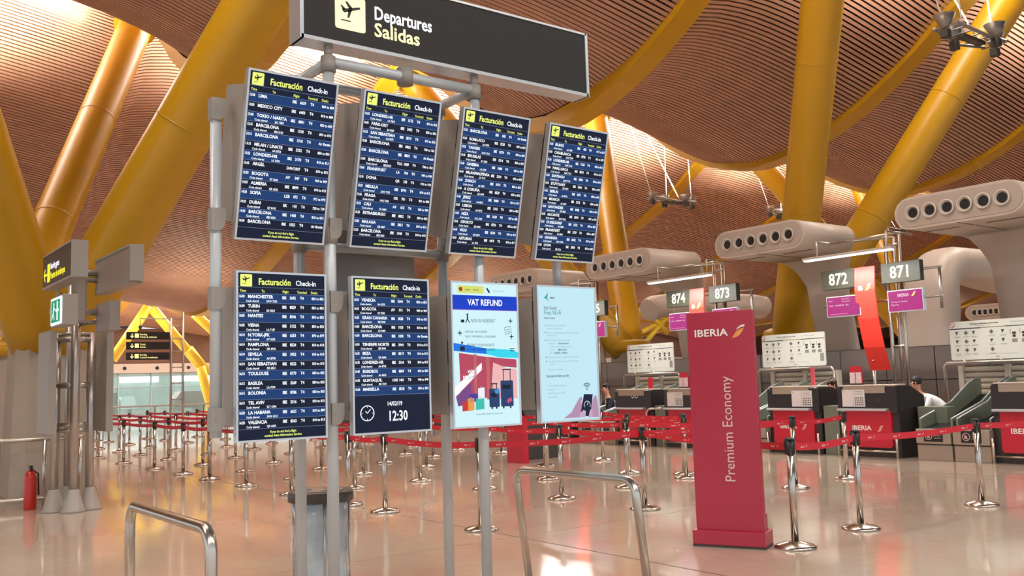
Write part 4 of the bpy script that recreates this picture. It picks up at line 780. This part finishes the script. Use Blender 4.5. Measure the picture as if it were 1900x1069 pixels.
# ------------------------------------------------------------------ barrier posts and red belts
blackcap = mat('cassette_black', '1A1A1D', .35)
PROTO = {}
def post(x, y, label):
    t = thing('barrier_post', label, 'barrier post', (x, y, 0), 'chrome barrier posts')
    if not PROTO:
        MB().lathe(x, y, [(.19, 0), (.192, .014), (.17, .03), (.06, .058), (.05, .06)], 28).build('base', chrome, t)
        MB().tube([(x, y, .055), (x, y, .995)], .034, 16).build('tube', chrome, t)
        m = MB(); m.box(x-.046, x+.046, y-.019, y+.019, .855, .985); m.box(x-.019, x+.019, y-.046, y+.046, .855, .985); m.lathe(x, y, [(.045, .985), (.045, .998), (.03, 1.008)], 16); m.build('cassette', blackcap, t)
        PROTO['p'] = list(t.children)
    else:
        for c in PROTO['p']:
            d = c.copy(); C.objects.link(d); d.parent = t
    return t
bink = mat('belt_ink', 'F0C8C8', .6)
def belt(t, a, b, z=.925, sag=.03):
    a = Vector(a); b = Vector(b); d = (b-a).normalized(); L_ = (b-a).length; n = 8; nrm = Vector((-d.y, d.x)); hw = .0015; m = MB(); vs = []
    P0 = a+d*.04; P1 = b-d*.04; zz = lambda q: z-sag*4*q*(1-q)
    for i in range(n+1):
        q = i/n; p = P0+(P1-P0)*q
        for s, w_ in ((-1, -.034), (1, -.034), (1, .034), (-1, .034)): vs.append((p.x+nrm.x*hw*s, p.y+nrm.y*hw*s, zz(q)+w_))
    fs = [(i*4+q, i*4+(q+1) % 4, i*4+4+(q+1) % 4, i*4+4+q) for i in range(n) for q in range(4)]+[(0, 1, 2, 3), (n*4, n*4+3, n*4+2, n*4+1)]
    o = m.add(vs, fs).build('belt', redbelt, t)
    if Vector((a.x, a.y)).length < 19:
        k = MB(); c = max(1, int(L_/.42)); side = -1 if nrm.dot(-a) > 0 else 1; side = 1 if nrm.dot(-a) > 0 else -1
        for i in range(c):
            q = (i+.5)/c; p = P0+(P1-P0)*q; off = nrm*side*.003; xd = d if side < 0 else -d
            xd = Vector((xd.x, xd.y, 0)); vw = Vector((-p.x, -p.y, 0)); up = Vector((0, 0, 1))
            if xd.cross(up).dot(vw) < 0: xd = -xd
            text(k, 'IBERIA', Vector((p.x+off.x, p.y+off.y, zz(q)-.01))-xd*.05, xd, up, .016, .018, 1.1)
            e_ = Vector((p.x+off.x, p.y+off.y, zz(q)-.016))+xd*.05; k.add([e_, e_+xd*.03+up*.03, e_+xd*.012+up*.026], [(0, 1, 2)])
        tag(k.build('belt_print', bink, o, weld=False), kind='stuff')
ORD = ['first', 'second', 'third', 'fourth', 'fifth', 'sixth', 'seventh', 'eighth', 'ninth', 'tenth', 'eleventh', 'twelfth', 'thirteenth', 'fourteenth']
ROWSB = [(5.98, [8.64, 10.79, 11.8, 13.7, 15.55, 17.36, 18.88, 20.79, 23.23, 25.65, 28.1]), (7.05, [13.7, 16.06, 18.4, 20.9, 23.38, 25.8, 27.84, 30.17]),
 (8.3, [8.45, 10.05, 11.88, 13.75, 15.77, 17.56, 19.95, 22.28, 24.21, 26.85, 29.31, 31.6, 34.16, 35.83]), (9.8, [10.32, 12.21, 13.84, 15.99, 17.66, 20.0, 22.43, 24.89, 26.98, 30.5, 32.93, 34.99]),
 (11.27, [10.51, 11.81, 14.1, 18.11, 19.34, 21.72, 23.75, 27.25, 31.18, 34.06]), (12.8, [14.16, 15.72, 17.62, 19.39, 21.54, 24.03, 27.5, 31.2])]
ro = ['nearest', 'second nearest', 'third', 'fourth', 'fifth', 'farthest']
for r_, (X, Ys) in enumerate(ROWSB):
    prev = None
    for i, y in enumerate(Ys):
        t = post(X, y, 'chrome barrier post, %s from the camera in the %s long barrier row' % (ORD[i], ro[r_]))
        if prev is not None and y-prev[1] < 4.2: belt(prev[0], (X, prev[1]), (X, y))
        prev = (t, y)
FR = {}
for k, x, y, lb in (('a', 7.37, 5.56, 'nearest chrome barrier post, touching the right side of the totem foot'), ('b', 8.68, 5.73, 'chrome barrier post right of the totem in front of the desk of gate 872'), ('c', 11.07, 5.69, 'chrome barrier post alone at the right in front of the conveyors'),
    ('d', 11.18, 8.37, 'chrome barrier post just right of the totem at mid depth'), ('e', 12.65, 8.53, 'chrome barrier post before the left corner of desk 872'), ('f', 11.71, 10.96, 'chrome barrier post left of the totem, rear one of the close pair')):
    FR[k] = post(x, y, lb)
belt(FR['a'], (7.37, 5.56), (8.68, 5.73)); belt(FR['b'], (8.68, 5.73), (11.07, 5.69)); belt(FR['c'], (11.07, 5.69), (13.4, 5.6)); belt(FR['d'], (11.18, 8.37), (12.65, 8.53))
belt(FR['a'], (7.37, 5.56), (8.3, 8.45)); belt(FR['d'], (11.18, 8.37), (8.3, 8.45)); belt(FR['d'], (11.18, 8.37), (9.8, 10.32)); belt(FR['f'], (11.71, 10.96), (12.8, 14.16)); 
b0 = [o for o in C.objects if o.name == 'barrier_post'][0]; belt(b0, (5.98, 8.64), (8.3, 8.45)); FR['h'] = post(13.4, 5.6, 'chrome barrier post beyond the right picture edge')
# ------------------------------------------------------------------ sign post at the left
st2 = mat('post_steel', 'B3ABA4', .3, .7)
t = thing('sign_post', 'cluster of steel tube poles with grey side boards left of the monitors', 'sign post', (3.05, 14.6, 0))
PP4 = [(2.82, 14.55, 2.5), (3.02, 14.3, 3.6), (3.26, 14.45, 2.5), (3.08, 14.95, 3.6)]
for x, y, h in PP4:
    o = MB().tube([(x, y, 0), (x, y, h)], .06, 14).build('pole', st2, t); MB().lathe(x, y, [(.17, 0), (.17, .02), (.15, .03), (.075, .3), (.062, .31)], 16).build('conical_foot', housing, o)
for z in (1.12, 1.2, 1.75, 2.4, 2.48):
    for (a, b) in ((0, 1), (1, 2)): MB().tube([(PP4[a][0], PP4[a][1], z), (PP4[b][0], PP4[b][1], z)], .045 if z in (1.75, 2.4) else .03, 10).build('tie', st2, t)
MB().box(2.62, 2.72, 14.0, 14.75, 1.08, 2.5).build('side_board', housing, t, .01); MB().box(3.42, 3.52, 14.25, 15.25, 1.08, 2.5).build('side_board', housing, t, .01)
MB().tube([(2.6, 13.9, 2.75), (3.45, 13.9, 2.75)], .05, 10).build('sign_arm', st2, t); MB().tube([(2.6, 13.9, 3.3), (3.45, 13.9, 3.3)], .05, 10).build('sign_arm', st2, t); MB().tube([(2.6, 13.9, 3.2), (3.45, 13.9, 3.2)], .04, 10).build('sign_arm', st2, t)
MB().box(2.9, 3.05, 13.8, 14.1, 2.6, 3.5).build('arm_block', housing, t, .03)
def sideface(X, ya, yb, z0, z1): return Plane((X, ya, z1), (0, -1, 0), (0, 0, 1))
g_ = thing('direction_sign', 'dark direction sign with arrow and yellow lettering on the left sign post', 'sign', (2.55, 13.0, 3.0))
ya, yb, z0, z1 = 13.85, 12.12, 3.05, 3.46
b = MB().box(2.5, 2.66, yb, ya, z0, z1).build('box', mat('brown_face', '4A3A30', .4), g_); 
for q in ((2.49, 2.68, yb-.02, yb, z0-.02, z1+.02), (2.49, 2.68, yb, ya, z0-.025, z0), (2.49, 2.68, yb, ya, z1, z1+.02)): MB().box(*q).build('edge', housing, g_)
P = Plane((2.5, ya, z1), (0, -1, 0), (0, 0, 1)); m1 = MB(); m2 = MB(); P.line(m2, .08, .25, .28, .25, .03); P.line(m2, .08, .25, .16, .17, .03); P.line(m2, .08, .25, .16, .33, .03); P.poly(m2, rrect(.3, .46, .12, .36, .02)); P.text(m1, 'Boarding gates', .5, .2, .075, .018, .8); P.text(m2, 'Puertas de embarque', .5, .33, .085, .018, .8)
tag(m1.build('white_lettering', glow('lw', 'F4F0FF', 1.5), b, weld=False), kind='stuff'); tag(m2.build('yellow_symbols', glow('ly', 'F6EA30', 1.4), b, weld=False), kind='stuff')
g_ = thing('direction_sign', 'blank grey back of a sign on the right arm of the left sign post', 'sign', (3.3, 13.7, 3.1)); MB().box(3.2, 3.34, 12.25, 14.0, 3.04, 3.46).build('box', housing, g_)
for q in ((3.19, 3.36, 12.19, 12.25, 3.02, 3.48), (3.19, 3.36, 12.25, 14.0, 3.0, 3.04), (3.19, 3.36, 12.25, 14.0, 3.46, 3.49)): MB().box(*q).build('edge', housing, g_)
g_ = thing('exit_sign', 'green and white emergency exit sign on the left sign post', 'sign', (2.45, 12.4, 2.46)); MB().box(2.41, 2.58, 12.12, 12.78, 2.45, 2.82).build('box', housing, g_, .01)
gb = MB().box(2.395, 2.41, 12.16, 12.74, 2.47, 2.8).build('face', glow('exit_white', 'F0FFF8', 1.1), g_); P = Plane((2.395, 12.74, 2.8), (0, -1, 0), (0, 0, 1)); m = MB(); P.rect(m, .04, .03, .54, .3, .002); gg = m.build('green_field', glow('exit_green', '0C9C70', .9), g_, weld=False)
m = MB(); P.disc(m, .2, .08, .03, .004); P.line(m, .19, .1, .17, .18, .05, .004); P.line(m, .17, .18, .24, .27, .03, .004); P.line(m, .17, .18, .09, .26, .03, .004); P.line(m, .2, .12, .28, .15, .02, .004); P.rect(m, .36, .05, .44, .28, .004); P.line(m, .3, .16, .48, .16, .03, .004); tag(m.build('running_figure', glow('exit_white', 'F0FFF8', 1.1), g_, weld=False), kind='stuff')
MB().tube([(2.5, 12.45, 2.75), (2.5, 12.9, 2.9), (2.9, 13.9, 2.9)], .03, 8).build('bracket', st2, g_)
g_ = thing('direction_sign', 'small blank grey sign box right of the green exit sign', 'sign', (3.3, 13.6, 2.46)); MB().box(3.2, 3.34, 13.2, 13.95, 2.46, 2.86).build('box', housing, g_, .01); MB().tube([(3.08, 14.3, 2.62), (3.3, 13.7, 2.62)], .035, 10).build('bracket', st2, g_)
# tube guard around the left pier, extinguisher
t = thing('pier_guard', 'bent steel tube guard around the foot of the left concrete pier', 'railing', (3.0, 15.4, 0))
for z in (.12, .98): MB().tube([(2.15, 16.9, z), (2.2, 15.5, z), (2.3, 15.4, z), (3.3, 15.4, z), (3.38, 15.48, z), (3.4, 15.66, z)], .03, 10).build('guard_tube', steel, t)
for x, y in ((2.25, 15.45), (2.15, 16.9), (3.35, 15.45), (2.85, 15.4)): MB().tube([(x, y, 0), (x, y, .98)], .028, 10).build('guard_post', steel, t)
t = thing('fire_extinguisher', 'red fire extinguisher standing behind the left sign post', 'extinguisher', (2.62, 15.35-.22, 0)); x, y = 2.62, 15.13
MB().lathe(x, y, [(.08, 0), (.085, .02), (.085, .45), (.06, .52), (.03, .56)], 18).build('cylinder', mat('ext_red', 'B82A1E', .3), t); MB().box(x-.02, x+.02, y-.06, y+.06, .56, .62).build('valve_handle', black, t); MB().tube([(x, y, .58), (x+.1, y, .5), (x+.11, y, .2)], .012, 8).build('hose', black, t)
# ------------------------------------------------------------------ hanging floodlight clusters
def luminaire(x, y, z, R_, label):
    t = thing('floodlight_cluster', label, 'lamp', (x, y, z), 'floodlight clusters under the roof'); gm = mat('lum_grey', '8C8680', .4, .4)
    for k in range(2): 
        s = (-1, 1)[k]; MB().tube([(x-R_, y+s*.25, z), (x, y+s*.35, z-.12), (x+R_, y+s*.25, z)], .04, 8).build('rail', gm, t)
    MB().box(x-R_*.45, x+R_*.45, y-.09, y+.09, z-.16, z-.08).build('gear_tray', darkgrey, t)
    for k in range(7):
        a = -R_+2*R_*k/6; MB().tube([(x+a, y-.3, z-.04), (x+a, y+.3, z-.04)], .018, 6).build('cross_bar', gm, t)
    for q, (dx, dy) in enumerate(((-R_, 0), (-.15*R_, .3), (R_, 0), (.4*R_, -.35))):
        m = MB(); m.lathe(x+dx, y+dy, [(.07, z-.1), (.12, z), (.24, z+.22)], 16); rr = m.build('reflector', gm, t)
        MB().lathe(x+dx, y+dy, [(.1, z+.05), (.16, z+.12)], 14).build('lamp_lens', glow('lens', 'FFFFFF', 6), rr); MB().box(x+dx-.09, x+dx+.09, y+dy-.09, y+dy+.09, z-.3, z-.1).build('ballast', darkgrey, rr, .02)
    for dx, dy, ex, ey in ((-R_, 0, -1.9, .8), (-.3*R_, 0, .1, .4), (.5*R_, .1, -.3, 1.5), (R_, 0, 1.6, .5)):
        zt = Z(y+ey)+hump(x+ex, y+ey); MB().tube([(x+dx, y+dy, z), (x+ex, y+ey, zt)], .018, 6).build('suspension_rod', white, t)
luminaire(30.3, 28.3, 9.4, 1.25, 'floodlight cluster hanging right of the last departures monitor'); luminaire(39.0, 28.8, 9.65, 1.25, 'floodlight cluster peeping over the middle air nozzle unit')
luminaire(48.7, 28.9, 9.6, 1.25, 'floodlight cluster between the slanting yellow arm and the right nozzle unit'); luminaire(20.9, 10.15, 9.15, 1.1, 'largest floodlight cluster, at the upper right corner')
# ------------------------------------------------------------------ far end of the hall
wb_ = tag(MB().box(-10, 126, 75, 75.3, 3.9, 6.6).build('wall_back', mat('brown_wall', '7A5A4A', .7)), kind='structure')
MB().box(-10, 126, 74.6, 75.3, 3.2, 3.9).build('fascia', beige, wb_)
for k in range(40): MB().tube([(0+k*2.4, 74.62, 3.55), (k*2.4, 74.55, 3.55)], .14, 10).build('fascia_nozzle', black, wb_)
gl = mat('facade_glass', 'BFE0E0', .05, 0, alpha=.18)
wn = tag(MB().box(-10, 126, 75.1, 75.13, .1, 3.2).build('window_1', gl), kind='structure')
for k in range(56): MB().box(-9.95+k*2.4, -9.85+k*2.4, 75.0, 75.2, 0, 3.2).build('mullion', mat('mullion', 'A8BCBC', .4, .3), wn)
for z in (.05, 2.1): MB().box(-10, 126, 75.02, 75.18, z, z+.08).build('transom', mat('mullion', 'A8BCBC', .4, .3), wn)
tag(MB().box(125.5, 126, -30, 75, 0, 9).build('wall_left', mat('far_wall', '9A8A80', .7)), kind='structure')
tag(MB().box(-30, -29.5, -30, 100, 0, 9).build('wall_front', mat('far_wall', '9A8A80', .7)), kind='structure') if False else None
cn = tag(MB().box(-12, 126, 76, 98.9, 3.35, 3.6).build('forecourt_canopy', mat('canopy', 'C8CCCC', .6)), 'pale low canopy outside the far glass front', 'canopy')
rr = random.Random(8)
for k in range(16):
    x = 4+k*5.2; o = MB().box(x, x+3.8, 98.2, 98.5, 2.75, 3.3).build('canopy_light', glow('canopy_light', 'F4FFFF', 3), cn)
bk = tag(MB().box(-12, 126, 99, 99.5, 0, 3.4).build('far_parapet', mat('teal_wall', '9CB8B6', .8, noise=.45, nscale=.5)), 'teal grey parapet wall beyond the far glass front', 'wall')
CN = {'2E4A4C': 'dark teal', '3C5A66': 'slate blue', '4E7A5A': 'green', '7E9C9C': 'pale grey', '8A5A40': 'brown'}; cl_ = list(CN)
for k in range(12):
    x = 14+k*3.4+rr.uniform(-.5, .5); y = rr.uniform(80, 94); h = rr.uniform(1.3, 2.3); col = cl_[k % 5]
    b = MB(); ww = rr.uniform(.6, 1.4); b.prism([(x-ww, .25), (x+ww, .25), (x+ww, h*.55), (x+ww*.7, h), (x-ww*.6, h), (x-ww, h*.6)], 1, y, y+1.6); b.box(x-ww*.8, x-ww*.5, y, y+1.5, 0, .25); b.box(x+ww*.5, x+ww*.8, y, y+1.5, 0, .25)
    b = b.build('stand_in_van', mat('van'+col, col, .4)); tag(b, '%s stand-in vehicle for a blurred shape outside the far glass, %s from the left' % (CN[col], ORD[k]), 'vehicle', 'stand-in vehicles beyond the glass front')  # simple bodies standing in for indistinct shapes behind the glass
# balustrade before the glass front
t = thing('balustrade', 'long steel and glass balustrade in front of the far glass wall', 'railing', (25, 46, 0))
MB().tube([(4, 46, 1.02), (60, 46, 1.02)], .045, 8).build('top_rail', white, t)
for k in range(24): MB().box(4+k*2.3, 4.06+k*2.3, 45.97, 46.03, 0, 1.0).build('post', steel, t)
for k in range(23): MB().box(4.1+k*2.3, 6.26+k*2.3, 45.99, 46.0, .12, .92).build('glass_pane', gl, t)
# three direction signs on a mast
t = thing('triple_sign', 'three dark direction signs stacked on a thin steel mast, far left', 'sign', (9.2, 30, 0))
for x, y in ((9.12, 30.05), (9.2, 30.3), (9.5, 30.05)): MB().tube([(x, y, 0), (x, y, 3.95 if x < 9.4 else 4.15)], .035, 8).build('mast_pole', st2, t)
MB().tube([(8.2, 30.1, 3.93), (9.5, 30.1, 3.93)], .02, 6).build('mast_arm', st2, t); MB().tube([(8.2, 30.1, 3.93), (8.2, 30.1, 3.7)], .015, 6).build('camera_drop', st2, t); MB().sphere((8.2, 30.1, 3.66), .06, 10).build('dome_camera', darkgrey, t)
for z in (3.7, 3.3, 2.9, 2.4, 1.9, 1.4): MB().tube([(9.12, 30.05, z), (9.5, 30.05, z)], .02, 6).build('mast_tie', st2, t)
for q, z in enumerate((3.27, 2.96, 2.64)):
    b = MB().box(7.77, 9.05, 29.95, 30.05, z, z+.23).build('sign_board', signface, t); P = Plane((7.77, 29.95, z+.23), (1, 0, 0), (0, 0, 1)); m1 = MB(); P.line(m1, .15, .05, .15, .17, .025); P.line(m1, .15, .18, .1, .12, .02); P.line(m1, .15, .18, .2, .12, .02); P.rect(m1, .23, .05, .35, .18)
    P.text(m1, ('Boarding', 'mezquita', 'Boarding')[q] if q != 1 else 'Transit', .38, .1, .05, .018, .8); P.text(m1, ('Puertas de embarque', 'Puertas', 'A portas de embarque')[q], .38, .18, .05, .018, .8); tag(m1.build('sign_print', glow('ly2', 'FFF0A0', 1.3), b, weld=False), kind='stuff')
# far yellow struts outside
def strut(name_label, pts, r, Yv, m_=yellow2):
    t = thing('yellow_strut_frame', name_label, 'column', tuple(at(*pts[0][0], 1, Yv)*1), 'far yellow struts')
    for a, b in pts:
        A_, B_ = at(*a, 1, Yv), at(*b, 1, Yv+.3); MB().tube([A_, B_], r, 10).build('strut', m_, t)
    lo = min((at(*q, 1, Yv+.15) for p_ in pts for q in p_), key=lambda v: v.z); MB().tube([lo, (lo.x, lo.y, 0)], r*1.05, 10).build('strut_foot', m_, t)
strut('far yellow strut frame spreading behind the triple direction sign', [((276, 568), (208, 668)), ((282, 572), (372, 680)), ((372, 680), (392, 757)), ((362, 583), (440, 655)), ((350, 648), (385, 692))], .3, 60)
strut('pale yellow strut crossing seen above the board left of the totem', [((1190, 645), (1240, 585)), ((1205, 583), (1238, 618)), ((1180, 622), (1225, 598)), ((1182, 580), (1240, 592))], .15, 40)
